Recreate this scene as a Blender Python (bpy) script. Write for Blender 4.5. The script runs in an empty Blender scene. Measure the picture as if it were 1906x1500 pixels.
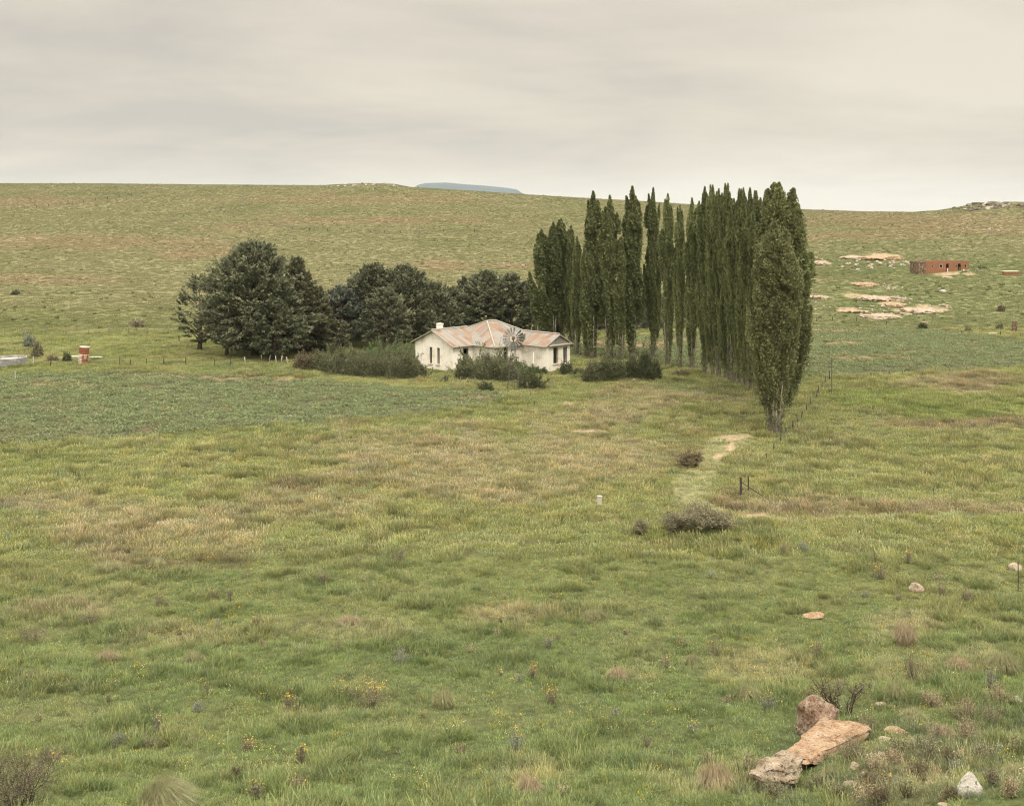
import bpy, bmesh, math, random
import numpy as np
from mathutils import Vector, Matrix
random.seed(7); RNG = np.random.default_rng(7)
SC = bpy.context.scene; COL = SC.collection
PI = math.pi
CAMZ, FPX, CX, CY = 19.0, 2300.0, 953.0, 380.0      # eye height, focal length and principal point in photo pixels

# ------------------------------------------------------------------ noise and terrain
def _hash(ix, iy, seed):
    h = (ix.astype(np.int64)*374761393 + iy.astype(np.int64)*668265263 + seed*1442695041) & 0xffffffff
    h = ((h ^ (h >> 13))*1274126177) & 0xffffffff
    h = ((h ^ (h >> 16))*2246822519) & 0xffffffff
    return ((h ^ (h >> 15)) & 0xffffff)/float(0xffffff)
def vnoise(x, y, seed=0):
    x = np.asarray(x, float); y = np.asarray(y, float)
    ix = np.floor(x); iy = np.floor(y); fx = x-ix; fy = y-iy
    fx = fx*fx*(3-2*fx); fy = fy*fy*(3-2*fy)
    a = _hash(ix, iy, seed); b = _hash(ix+1, iy, seed); c = _hash(ix, iy+1, seed); d = _hash(ix+1, iy+1, seed)
    return (a*(1-fx)+b*fx)*(1-fy)+(c*(1-fx)+d*fx)*fy
def fbm(x, y, octs=4, seed=0):
    s = 0; a = .5; n = 0
    for k in range(octs):
        s = s + a*vnoise(np.asarray(x)*2**k+k*17.3, np.asarray(y)*2**k-k*9.1, seed+k); n += a; a *= .5
    return s/n
def sm(e0, e1, x):
    t = np.clip((np.asarray(x, float)-e0)/(e1-e0), 0, 1); return t*t*(3-2*t)

_ty = np.linspace(-100, 160, 2601)
_tz = np.interp(_ty, [-60, -1, 2, 5, 12, 20, 30, 40, 52, 66, 90], [17.5, 17.4, 16.8, 15.2, 11.4, 7.9, 4.3, 2.1, .8, .15, 0])
_k = np.ones(41)/41; _tz = np.convolve(np.pad(_tz, 20, 'edge'), _k, 'valid')
_cu = [-2500, -600, 0, 200, 400, 600, 640, 690, 735, 760, 850, 975, 1090, 1200, 1300, 1490, 1600, 1700, 1745, 1780, 1815, 1850, 1906, 2100, 2500, 4500]
_cy = [352, 345, 341.5, 342, 344, 345.5, 343, 341.5, 343, 348, 354, 362, 369, 375, 382, 390, 394, 395, 392, 387, 379, 376, 376.5, 380, 386, 370]
def terrain(X, Y, fine=True):
    X = np.asarray(X, float); Y = np.asarray(Y, float)
    z = np.interp(Y, _ty, _tz)
    z = z + 1.1*sm(4, 12, X)*sm(46, 27, Y)*sm(4, 12, Y)
    u = np.clip(CX+FPX*X/np.maximum(Y, 60), -2500, 4500)
    yc = np.interp(u, _cu, _cy)
    Yc = np.interp(u, [-2500, 0, 600, 953, 1500, 1700, 1906, 4500], [600, 650, 640, 600, 540, 500, 460, 460])
    Y0 = np.interp(u, [0, 600, 953, 1500, 1906], [176, 182, 186, 195, 186])
    zc = CAMZ+(CY-yc)*Yc/FPX
    s = (Y-Y0)/(Yc-Y0)
    sp = np.clip(s, 0, 1)
    g = sp**1.35*.8+sp*sp*.2
    und = (fbm(X/70, Y/70, 3, 40)-.5)*2.0*sm(0, .25, s)*sm(1.02, .85, s)
    zf = zc*g+und
    over = np.maximum(Y-Yc, 0)
    zf = np.where(s > 1, zc-np.minimum(.02*over+over*over*.0006, 70), zf)
    z = z+np.where(s > 0, zf, 0)
    if fine:
        home = sm(14, 22, np.hypot(X+2, (Y-144)))
        z = z+(fbm(X/9, Y/9, 3, 5)-.5)*(.5-.4*sm(170, 230, Y))*sm(18, 40, Y)*home*sm(1.0, .9, s)
        z = z+(fbm(X/1.6, Y/1.6, 3, 9)-.5)*(.30*sm(215, 150, Y))*sm(15, 30, Y)*home*sm(1.0, .96, s)
        far = sm(180, 260, Y)
        z = z+(fbm(X/16, Y/22, 2, 12)-.5)*.35*far*sm(1.05, .95, s)
    return z
def scr(X, Y, Z):
    Yd = np.maximum(Y, 1.0)
    return CX+FPX*np.asarray(X)/Yd, CY+FPX*(CAMZ-np.asarray(Z))/Yd
_YS = np.concatenate([np.linspace(12, 60, 500), np.exp(np.linspace(math.log(60), math.log(760), 2600))])
def G(px, py):
    """world point of the ground seen at photo pixel px, py"""
    X = (px-CX)/FPX*_YS; zt = terrain(X, _YS); zr = CAMZ-(py-CY)/FPX*_YS
    hit = np.nonzero(zr <= zt)[0]
    k = hit[0] if len(hit) else len(_YS)-1
    if k > 0 and len(hit):
        d0 = zr[k-1]-zt[k-1]; d1 = zr[k]-zt[k]; t = d0/(d0-d1+1e-9)
        Y = _YS[k-1]+t*(_YS[k]-_YS[k-1])
    else: Y = _YS[k]
    Xp = (px-CX)/FPX*Y
    return Vector((Xp, Y, float(terrain(Xp, Y))))
def gz(X, Y): return float(terrain(X, Y))
def inpoly(u, v, poly):
    u = np.asarray(u, float); v = np.asarray(v, float); r = np.zeros(u.shape, bool); n = len(poly)
    for i in range(n):
        x0, y0 = poly[i]; x1, y1 = poly[(i+1) % n]
        if y0 == y1: continue
        c = ((y0 > v) != (y1 > v)) & (u < (x1-x0)*(v-y0)/(y1-y0)+x0); r ^= c
    return r

# ------------------------------------------------------------------ object helpers
def tag(o, label=None, cat=None, group=None, kind=None):
    if label: o['label'] = label
    if cat: o['category'] = cat
    if group: o['group'] = group
    if kind: o['kind'] = kind
    return o
def empty(name, loc, label=None, cat=None, group=None, rz=0, sc=1):
    o = bpy.data.objects.new(name, None); COL.objects.link(o); o.location = loc; o.rotation_euler = (0, 0, rz)
    o.scale = (sc, sc, sc) if not isinstance(sc, tuple) else sc
    o.empty_display_size = .2
    return tag(o, label, cat, group)
class MB:
    def __init__(s): s.v = []; s.f = []; s.n = 0; s.tone = []
    def add(s, verts, faces, tone=.5):
        verts = [tuple(p) for p in verts]
        s.v += verts; s.f += [tuple(i+s.n for i in f) for f in faces]; s.n += len(verts); s.tone += [tone]*len(verts); return s
    def box(s, lo, hi, M=None, tone=.5):
        (x0, y0, z0), (x1, y1, z1) = lo, hi
        v = [Vector(p) for p in ((x0,y0,z0),(x1,y0,z0),(x1,y1,z0),(x0,y1,z0),(x0,y0,z1),(x1,y0,z1),(x1,y1,z1),(x0,y1,z1))]
        if M is not None: v = [M @ p for p in v]
        return s.add(v, [(0,3,2,1),(4,5,6,7),(0,1,5,4),(1,2,6,5),(2,3,7,6),(3,0,4,7)], tone)
    def tube(s, pts, radii, n=6, cap=True, tone=.5):
        pts = [Vector(p) for p in pts]; base = s.n; V = []; F = []
        for i, p in enumerate(pts):
            d = (pts[min(i+1, len(pts)-1)]-pts[max(i-1, 0)]).normalized()
            a = d.orthogonal().normalized() if i == 0 else (pa-d*pa.dot(d)).normalized()
            pa = a; b = d.cross(a); r = radii[i]
            V += [p+(a*math.cos(2*PI*k/n)+b*math.sin(2*PI*k/n))*r for k in range(n)]
        for i in range(len(pts)-1):
            for k in range(n):
                F.append((i*n+k, i*n+(k+1) % n, (i+1)*n+(k+1) % n, (i+1)*n+k))
        if cap: F.append(tuple(range(n-1, -1, -1))); F.append(tuple(range((len(pts)-1)*n, len(pts)*n)))
        return s.add(V, F, tone)
    def mesh(s, name, smooth=False):
        me = bpy.data.meshes.new(name); me.from_pydata(s.v, [], s.f); me.update()
        at = me.attributes.new('tone', 'FLOAT', 'POINT'); at.data.foreach_set('value', np.array(s.tone, np.float32))
        if smooth: me.polygons.foreach_set('use_smooth', [True]*len(me.polygons))
        return me
    def build(s, name, mat, parent=None, smooth=False):
        return link(name, s.mesh(name, smooth), mat, parent)
def link(name, me, mat=None, parent=None):
    if mat is not None and len(me.materials) == 0: me.materials.append(mat)
    o = bpy.data.objects.new(name, me); COL.objects.link(o)
    if parent is not None: o.parent = parent
    return o
def copy_tree(o, parent=None):
    c = o.copy(); COL.objects.link(c); c.parent = parent
    for ch in [x for x in COL.objects if x.parent == o]: copy_tree(ch, c)
    return c
def quads(name, V, tone=None, smooth=False, nv=4):
    """V: (N,nv,3) array of separate faces"""
    V = np.asarray(V, np.float32); N = V.shape[0]
    me = bpy.data.meshes.new(name)
    me.vertices.add(N*nv); me.vertices.foreach_set('co', V.reshape(-1))
    me.loops.add(N*nv); me.loops.foreach_set('vertex_index', np.arange(N*nv, dtype=np.int32))
    me.polygons.add(N); me.polygons.foreach_set('loop_start', np.arange(0, N*nv, nv, dtype=np.int32))
    me.update(calc_edges=True)
    at = me.attributes.new('tone', 'FLOAT', 'POINT')
    if tone is None: tone = RNG.random(N)
    at.data.foreach_set('value', np.repeat(np.asarray(tone, np.float32), nv))
    return me
def unit(a): return a/np.maximum(np.linalg.norm(a, axis=-1, keepdims=True), 1e-9)
def leaves(C, D, L, W, seed=0, jit=.6):
    """diamond leaves at C along D; L, W arrays or numbers"""
    r = np.random.default_rng(seed); N = len(C)
    D = unit(unit(D)+r.normal(0, jit, (N, 3))); S = unit(np.cross(D, r.normal(0, 1, (N, 3))))
    L = (np.ones(N)*L*r.uniform(.7, 1.3, N))[:, None]; W = (np.ones(N)*W*r.uniform(.7, 1.3, N))[:, None]
    U = np.cross(D, S)*W*.25
    return np.stack([C-D*L*.5, C+S*W*.5+U-D*L*.05, C+D*L*.5, C-S*W*.5+U-D*L*.05], 1)
def join_meshes(name, meshes): pass

# ------------------------------------------------------------------ materials
MATS = {}
def newmat(name):
    m = bpy.data.materials.new(name); m.use_nodes = True; nt = m.node_tree; nt.nodes.clear()
    out = nt.nodes.new('ShaderNodeOutputMaterial'); MATS[name] = m
    return m, nt, out
class NT:
    """tiny node-building helper"""
    def __init__(s, nt): s.nt = nt
    def n(s, t, **kw):
        nd = s.nt.nodes.new(t)
        for k, v in kw.items():
            if k in ('inp',):
                for kk, vv in v.items():
                    if hasattr(vv, 'links') or isinstance(vv, bpy.types.NodeSocket): s.nt.links.new(vv, nd.inputs[kk])
                    else: nd.inputs[kk].default_value = vv
            else: setattr(nd, k, v)
        return nd
    def math(s, op, a, b=0.0, c=None, clamp=False):
        nd = s.nt.nodes.new('ShaderNodeMath'); nd.operation = op; nd.use_clamp = clamp
        for i, x in enumerate((a, b) if c is None else (a, b, c)):
            if isinstance(x, bpy.types.NodeSocket): s.nt.links.new(x, nd.inputs[i])
            else: nd.inputs[i].default_value = x
        return nd.outputs[0]
    def mix(s, fac, a, b, bt='MIX'):
        nd = s.nt.nodes.new('ShaderNodeMix'); nd.data_type = 'RGBA'; nd.blend_type = bt
        for i, x in ((0, fac), (6, a), (7, b)):
            if isinstance(x, bpy.types.NodeSocket): s.nt.links.new(x, nd.inputs[i])
            else: nd.inputs[i].default_value = x if i == 0 else ((*x, 1) if len(x) == 3 else x)
        return nd.outputs[2]
    def noise(s, vec, scale, detail=4, rough=.55, dist=0):
        nd = s.n('ShaderNodeTexNoise', inp={'Scale': scale, 'Detail': detail, 'Roughness': rough, 'Distortion': dist})
        if vec is not None: s.nt.links.new(vec, nd.inputs['Vector'])
        return nd.outputs['Fac']
    def ramp(s, fac, stops):
        nd = s.nt.nodes.new('ShaderNodeValToRGB'); s.nt.links.new(fac, nd.inputs[0]); e = nd.color_ramp.elements
        while len(e) < len(stops): e.new(.5)
        for k, (p, c) in enumerate(stops):
            e[k].position = p; e[k].color = (*c, 1) if len(c) == 3 else c
        return nd.outputs[0]
    def lnk(s, a, b): s.nt.links.new(a, b)
    def map(s, vec, scale=(1,1,1), rot=(0,0,0), loc=(0,0,0)):
        nd = s.n('ShaderNodeMapping'); nd.inputs['Scale'].default_value = scale; nd.inputs['Rotation'].default_value = rot; nd.inputs['Location'].default_value = loc
        s.lnk(vec, nd.inputs[0]); return nd.outputs[0]
def finish(N, out, col, rough=.8, spec=.3, bump=None, bs=.5, bd=.05, metal=0):
    b = N.n('ShaderNodeBsdfPrincipled'); 
    if isinstance(col, bpy.types.NodeSocket): N.lnk(col, b.inputs['Base Color'])
    else: b.inputs['Base Color'].default_value = (*col, 1)
    if isinstance(rough, bpy.types.NodeSocket): N.lnk(rough, b.inputs['Roughness'])
    else: b.inputs['Roughness'].default_value = rough
    b.inputs['Specular IOR Level'].default_value = spec; b.inputs['Metallic'].default_value = metal
    if bump is not None:
        bp = N.n('ShaderNodeBump', inp={'Strength': bs, 'Distance': bd, 'Height': bump}); N.lnk(bp.outputs[0], b.inputs['Normal'])
    N.lnk(b.outputs[0], out.inputs[0]); return b

def leafmat(name, dark, light, scale=.8, trans=.25, tone_amt=.5, top=None, instancer=False):
    """foliage: colour varies leaf by leaf (tone) and clump by clump (noise)"""
    m, nt, out = newmat(name); N = NT(nt)
    at = N.n('ShaderNodeAttribute', attribute_name='tone')
    geo = N.n('ShaderNodeNewGeometry'); oi = N.n('ShaderNodeObjectInfo')
    nz = N.noise(geo.outputs['Position'], scale, 3, .6)
    f = N.math('ADD', N.math('MULTIPLY', at.outputs['Fac'], tone_amt), N.math('MULTIPLY', N.math('SUBTRACT', nz, .35), 1.5*(1-tone_amt)+.3), clamp=True)
    c = N.mix(f, dark, light)
    rv = N.math('ADD', N.math('MULTIPLY', oi.outputs['Random'], .3), .85)
    hs = N.n('ShaderNodeHueSaturation', inp={'Value': rv, 'Color': c}); c = hs.outputs[0]
    d = N.n('ShaderNodeBsdfPrincipled', inp={'Base Color': c, 'Roughness': .6}); d.inputs['Specular IOR Level'].default_value = .25
    t = N.n('ShaderNodeBsdfTranslucent', inp={'Color': c})
    mx = N.n('ShaderNodeMixShader', inp={0: trans}); N.lnk(d.outputs[0], mx.inputs[1]); N.lnk(t.outputs[0], mx.inputs[2])
    N.lnk(mx.outputs[0], out.inputs[0]); return m
def woodmat(name, a, b, scale=3, stretch=6):
    m, nt, out = newmat(name); N = NT(nt); tc = N.n('ShaderNodeTexCoord')
    v = N.map(tc.outputs['Object'], (scale*stretch, scale*stretch, scale))
    nz = N.noise(v, 1, 5, .65); c = N.ramp(nz, [(.3, a), (.7, b)])
    finish(N, out, c, .9, .15, nz, .6, .03); return m
# ------------------------------------------------------------------ ground cover: where the meadow is green, dry, worn, tilled
LFIELD = [(-900, 900), (-400, 862), (0, 828), (120, 822), (300, 807), (420, 800), (560, 791), (680, 781), (800, 768), (905, 752), (950, 738), (905, 727), (760, 722),
          (640, 714), (500, 703), (360, 696), (200, 692), (0, 699), (-400, 706), (-900, 712)]
RFIELD = [(1062, 664), (1062, 634), (1230, 624), (1500, 611), (1620, 610), (1700, 613), (1800, 621), (1906, 634), (2200, 656), (2700, 690), (2700, 740), (2200, 706), (1906, 684),
          (1800, 684), (1700, 690), (1600, 698), (1500, 702), (1350, 694), (1200, 668)]
LUSH = [(1530, 730), (1640, 722), (1740, 730), (1906, 738), (2300, 748), (2300, 800), (1906, 776), (1780, 780), (1670, 776), (1560, 752)]
TRACK = [(1322, 812), (1402, 812), (1400, 826), (1375, 836), (1352, 860), (1332, 890), (1322, 930), (1372, 950), (1440, 956), (1640, 958), (1906, 962), (2300, 966),
         (2300, 972), (1906, 968), (1640, 965), (1440, 966), (1370, 962), (1310, 952), (1255, 935), (1238, 910), (1262, 880), (1300, 850)]
SAND = [(1330, 825, 16, 3), (1362, 817, 38, 4.5), (1357, 832, 9, 13), (1345, 852, 22, 6), (1412, 955, 48, 3), (1088, 801, 28, 5), (1120, 803, 18, 3), (1062, 800, 12, 3)]
OUT = [(1640, 479, 42, 7), (1590, 478, 22, 4), (1523, 489, 26, 5), (1612, 530, 24, 5), (1523, 553, 20, 5), (1640, 556, 48, 9), (1595, 550, 30, 5), (1662, 565, 24, 4),
       (1700, 578, 48, 7), (1635, 588, 50, 5), (1575, 575, 30, 3), (1740, 574, 30, 4), (1765, 508, 36, 4), (1810, 510, 16, 3), (1720, 570, 20, 4)]
SOIL = [(1110, 640, 50, 9), (1190, 642, 50, 8), (1245, 636, 42, 6), (1290, 636, 30, 5), (1350, 628, 70, 4), (1560, 616, 80, 4), (1620, 666, 90, 5), (1560, 640, 70, 4), (300, 702, 70, 4), (420, 704, 90, 5),
        (540, 706, 60, 4), (380, 760, 80, 3), (860, 740, 60, 3), (100, 715, 70, 4), (1340, 697, 45, 4), (1390, 800, 24, 5)]
DRY = [(270, 985, 330, 62), (120, 950, 180, 40), (560, 940, 180, 35), (800, 850, 260, 60), (1130, 845, 170, 60), (1230, 735, 150, 28), (1120, 770, 130, 25), (900, 905, 240, 40), (1790, 712, 130, 22),
       (1780, 790, 160, 12), (1560, 945, 260, 16), (1800, 945, 180, 16), (90, 1130, 130, 25), (330, 1190, 120, 24), (620, 1180, 160, 25), (1000, 1140, 160, 20), (1400, 1240, 130, 40), (1690, 1170, 70, 30),
       (1350, 1440, 130, 60), (1700, 1420, 180, 70), (1660, 1250, 110, 30), (560, 1330, 60, 18), (980, 1440, 120, 30), (1180, 1250, 70, 18), (1830, 1230, 110, 30)]
GREEN = [(620, 1090, 230, 50), (900, 1210, 260, 45), (1000, 1290, 300, 60), (250, 1290, 260, 50), (1500, 1380, 110, 60), (1650, 1290, 100, 30), (800, 1420, 200, 70), (1250, 1340, 160, 50),
         (330, 1060, 200, 25), (60, 960, 120, 16), (1290, 905, 50, 40), (1300, 720, 90, 20), (480, 690, 160, 12), (960, 690, 60, 9)]
BROWN = [(1820, 712, 90, 14), (1780, 789, 130, 8), (1500, 950, 160, 8), (1720, 950, 220, 10), (1380, 925, 50, 30), (560, 905, 90, 18), (360, 1045, 120, 18), (220, 1050, 60, 12), (1285, 860, 40, 22), (1850, 790, 90, 14)]
HILLTAN = [(150, 450, 330, 16), (380, 470, 120, 12), (1700, 410, 330, 14), (1800, 425, 240, 10), (1600, 440, 170, 8), (60, 375, 160, 12), (700, 410, 260, 10), (820, 495, 90, 12), (960, 495, 60, 9), (60, 520, 160, 10),
           (430, 425, 100, 8), (1560, 520, 90, 10), (700, 370, 300, 10), (200, 620, 260, 12)]
def blobs(u, v, L, ju, jv):
    r = np.zeros(np.shape(u))
    for (a, b, w, h) in L:
        d = ((u-a)/w+ju*.55)**2+((v-b)/h+jv*.55)**2
        r = np.maximum(r, 1-d)
    return np.clip(r, 0, 1)
def col(c): return np.array(c)[None, :]
def lerp(a, b, t): return a*(1-t[:, None])+b*t[:, None]
def cover(X, Y):
    X = np.asarray(X, float).ravel(); Y = np.asarray(Y, float).ravel()
    u, v = scr(X, Y, terrain(X, Y, False))
    behind = Y < 8
    u = np.where(behind, -5000, u); v = np.where(behind, 3000, v)
    # ragged edges: warp the patches with noise
    w = np.clip(Y/100, .3, 3)
    wf = sm(110, 200, Y); ju = (fbm(X/3, Y/6, 4, 60)*(1-wf)+fbm(X/8, Y/16, 4, 61)*wf-.5)*2.6; jv = (fbm(X/3+40, Y/6, 4, 66)*(1-wf)+fbm(X/8+40, Y/16, 4, 67)*wf-.5)*2.6
    uw = u+ju*14; vw = v+jv*5
    big = fbm(X/22, Y/34, 4, 3); fw = sm(130, 210, Y); mid = fbm(X/5, Y/7, 3, 21)*(1-fw)+fbm(X/11, Y/17, 3, 22)*fw; sml = fbm(X/1.1, Y/1.5, 3, 33)*(1-fw)+fbm(X/4, Y/9, 2, 34)*fw
    hill = sm(176, 215, Y)
    c = np.repeat(col((.150, .182, .080)), len(X), 0)
    midz = sm(45, 78, Y)*(1-hill)
    c = lerp(c, col((.194, .200, .092)), midz*.85)
    c = lerp(c, col((.240, .224, .134)), hill*.9)
    c = lerp(c, col((.125, .160, .055)), np.clip((big-.52)*5, 0, 1)*(.5-.25*hill))
    c = lerp(c, col((.235, .226, .125)), np.clip((.46-mid)*5, 0, 1)*(.35-.25*hill))
    c = lerp(c, col((.270, .235, .125)), np.clip((mid-.57)*6, 0, 1)*.25*(1-hill))
    nearz = sm(62, 48, Y)
    c = lerp(c, col((.252, .216, .145)), blobs(u, v, DRY, ju, jv)**.6*(.75-.4*nearz)*(.5+sml*.8))
    c = lerp(c, col((.132, .165, .075)), blobs(u, v, GREEN, ju, jv)**.7*.6)
    c = lerp(c, col((.165, .135, .085)), blobs(u, v, BROWN, ju, jv)**.7*.75*(1.2-sml*.6))
    ht = blobs(u, v, HILLTAN, ju, jv)**.6*hill
    c = lerp(c, col((.268, .216, .140)), ht*.85)
    rightlow = hill*sm(1480, 1560, u)*sm(450, 500, v)
    c = lerp(c, col((.165, .190, .090)), rightlow*(.6+.25*np.clip((mid-.45)*6, 0, 1)))
    leftlow = hill*sm(700, 500, u)*sm(540, 620, v)
    c = lerp(c, col((.175, .182, .080)), leftlow*.6)
    c = c*(.86+.28*sml*(1-.45*hill)+.06*hill)[:, None]
    lush = inpoly(uw, vw, LUSH); c[lush] = c[lush]*.35+np.array((.150, .185, .065))*.65
    field = inpoly(u+ju*8, v+jv*3, LFIELD) | inpoly(u+ju*8, v+jv*2, RFIELD)
    clod = fbm(X/.9, Y/.9, 3, 71)
    fc = np.array((.172, .190, .112))[None, :]*(.82+.36*clod)[:, None]
    fc = lerp(fc, col((.21, .15, .10)), np.clip((fbm(X/2.2, Y/3, 3, 75)-.55)*6, 0, 1)*.5)
    c = np.where(field[:, None], fc, c)
    soil = np.clip(blobs(u, v, SOIL, ju, jv)**.5*1.5-.25, 0, 1)*(.35+.75*(clod > .42)); soil = np.clip(soil, 0, 1)
    c = lerp(c, col((.31, .205, .135)), soil*.7)
    track = inpoly(u+ju*7, v+jv*4, TRACK)
    c[track] = c[track]*.25+np.array((.240, .238, .132))*.75
    sand = np.clip(blobs(u, v, SAND, ju*.7, jv*.7)*2.2, 0, 1)
    c = lerp(c, col((.44, .34, .24)), sand*.85)
    rock = np.clip(blobs(u, v, OUT, ju*.8, jv*.8)*2.6-.2, 0, 1)
    c = lerp(c, col((.42, .325, .235)), rock*.85*(.55+.45*(fbm(X/1.5, Y/2, 3, 78) > .46)))
    bare = np.maximum.reduce([sand, rock, soil*.9])
    return dict(c=c, field=field, track=track, bare=bare, hill=hill, u=u, v=v, sml=sml, mid=mid, big=big, lush=lush, dry=blobs(u, v, DRY, ju, jv), ht=ht)

# ------------------------------------------------------------------ the ground sheet
def ground_material():
    m, nt, out = newmat('meadow_ground'); N = NT(nt)
    at = N.n('ShaderNodeAttribute', attribute_name='cover'); geo = N.n('ShaderNodeNewGeometry'); P = geo.outputs['Position']
    n1 = N.noise(N.map(P, (1, .6, 1)), 1.6, 6, .7); n2 = N.noise(N.map(P, (1, .55, 1)), 7, 4, .7); n3 = N.noise(P, .25, 4, .6)
    dark = N.ramp(n1, [(.34, (.50, .50, .46)), (.50, (.95, .95, .92)), (.68, (1.25, 1.22, 1.15))])
    c = N.mix(1, at.outputs['Color'], dark, 'MULTIPLY')
    d2 = N.ramp(n2, [(.3, (.55, .53, .48)), (.55, (1.02, 1.02, 1.0)), (.75, (1.25, 1.25, 1.2))])
    c = N.mix(.8, c, d2, 'MULTIPLY')
    h = N.math('ADD', N.math('MULTIPLY', n1, 1.0), N.math('MULTIPLY', n2, .35))
    finish(N, out, c, 1, .05, h, .7, .35); return m
def polar_grid(radii, angs, closed):
    R, A = np.meshgrid(radii, angs, indexing='ij')
    return R*np.sin(A), R*np.cos(A)
def build_ground():
    radii = [4.0]
    while radii[-1] < 720: radii.append(radii[-1]*1.0105)
    while radii[-1] < 9200: radii.append(radii[-1]*1.09)
    radii = np.array(radii)
    d = np.radians
    angs = np.concatenate([d(np.arange(-180, -40, 4.0)), d(np.arange(-40, -25, .6)), d(np.arange(-25, 25, .14)), d(np.arange(25, 40, .6)), d(np.arange(40, 180, 4.0))])
    X, Y = polar_grid(radii, angs, True); nr, na = X.shape
    Z = terrain(X, Y)
    far = sm(700, 2500, radii)[:, None]
    Z = Z*(1-far)+(-60)*far
    cov = cover(X, Y)
    V = np.stack([X, Y, Z], -1).reshape(-1, 3)
    thatch_shade = (1-.34*(1-cov['bare'])*(1-cov['hill'])*(~cov['track']))[:, None]; cov['c'] = cov['c']*thatch_shade  # darker litter under the grass, with shade of the gaps painted in
    V = np.vstack([V, [[0, 0, gz(0, 0)]]]); ci = len(V)-1
    i, j = np.meshgrid(np.arange(nr-1), np.arange(na), indexing='ij'); jn = (j+1) % na
    Q = np.stack([i*na+j, (i+1)*na+j, (i+1)*na+jn, i*na+jn], -1).reshape(-1, 4)[:, ::-1]
    Tn = np.stack([np.full(na, ci), np.arange(na), (np.arange(na)+1) % na], -1)[:, ::-1]
    me = bpy.data.meshes.new('ground'); me.vertices.add(len(V)); me.vertices.foreach_set('co', V.astype(np.float32).reshape(-1))
    me.loops.add(len(Q)*4+len(Tn)*3); me.loops.foreach_set('vertex_index', np.concatenate([Q.reshape(-1), Tn.reshape(-1)]).astype(np.int32))
    me.polygons.add(len(Q)+len(Tn))
    me.polygons.foreach_set('loop_start', np.concatenate([np.arange(len(Q))*4, len(Q)*4+np.arange(len(Tn))*3]).astype(np.int32))
    me.update(calc_edges=True); me.polygons.foreach_set('use_smooth', [True]*len(me.polygons))
    C = np.vstack([cov['c'], [[.16, .17, .07]]]); C = np.hstack([C, np.ones((len(C), 1))]).astype(np.float32)
    ca = me.color_attributes.new('cover', 'FLOAT_COLOR', 'POINT'); ca.data.foreach_set('color', C.reshape(-1))
    o = link('ground', me, ground_material()); tag(o, 'rolling grassy valley floor and hillside', None, None, 'structure')
    # the tilled fields and the worn track: thin sheets over the ground
    cu = (cov['u']).reshape(nr, na); cv = cov['v'].reshape(nr, na); C3 = C[:-1].reshape(nr, na, 4)
    for nm, poly, lab in (('field', LFIELD, 'wide bluish green tilled field'), ('field', RFIELD, 'tilled field behind the poplars'), ('path', TRACK, 'pale trodden track with sandy patches')):
        ins = inpoly(cu, cv, poly) & (Y > 20)
        cell = ins[:-1, :-1] & ins[1:, :-1] & ins[1:, 1:] & ins[:-1, 1:]
        ii, jj = np.nonzero(cell); used = {}; 
        q = np.stack([ii*na+jj, (ii+1)*na+jj, (ii+1)*na+jj+1, ii*na+jj+1], -1)[:, ::-1]
        uq, inv = np.unique(q, return_inverse=True); VV = V[uq].copy(); VV[:, 2] += .012
        m2 = bpy.data.meshes.new(nm); m2.vertices.add(len(VV)); m2.vertices.foreach_set('co', VV.astype(np.float32).reshape(-1))
        m2.loops.add(len(q)*4); m2.loops.foreach_set('vertex_index', inv.reshape(-1).astype(np.int32))
        m2.polygons.add(len(q)); m2.polygons.foreach_set('loop_start', np.arange(len(q), dtype=np.int32)*4); m2.update(calc_edges=True)
        m2.polygons.foreach_set('use_smooth', [True]*len(m2.polygons))
        ca = m2.color_attributes.new('cover', 'FLOAT_COLOR', 'POINT'); ca.data.foreach_set('color', C[uq].reshape(-1))
        tag(link(nm, m2, MATS['meadow_ground']), lab, None, None, 'structure')
build_ground()

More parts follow.
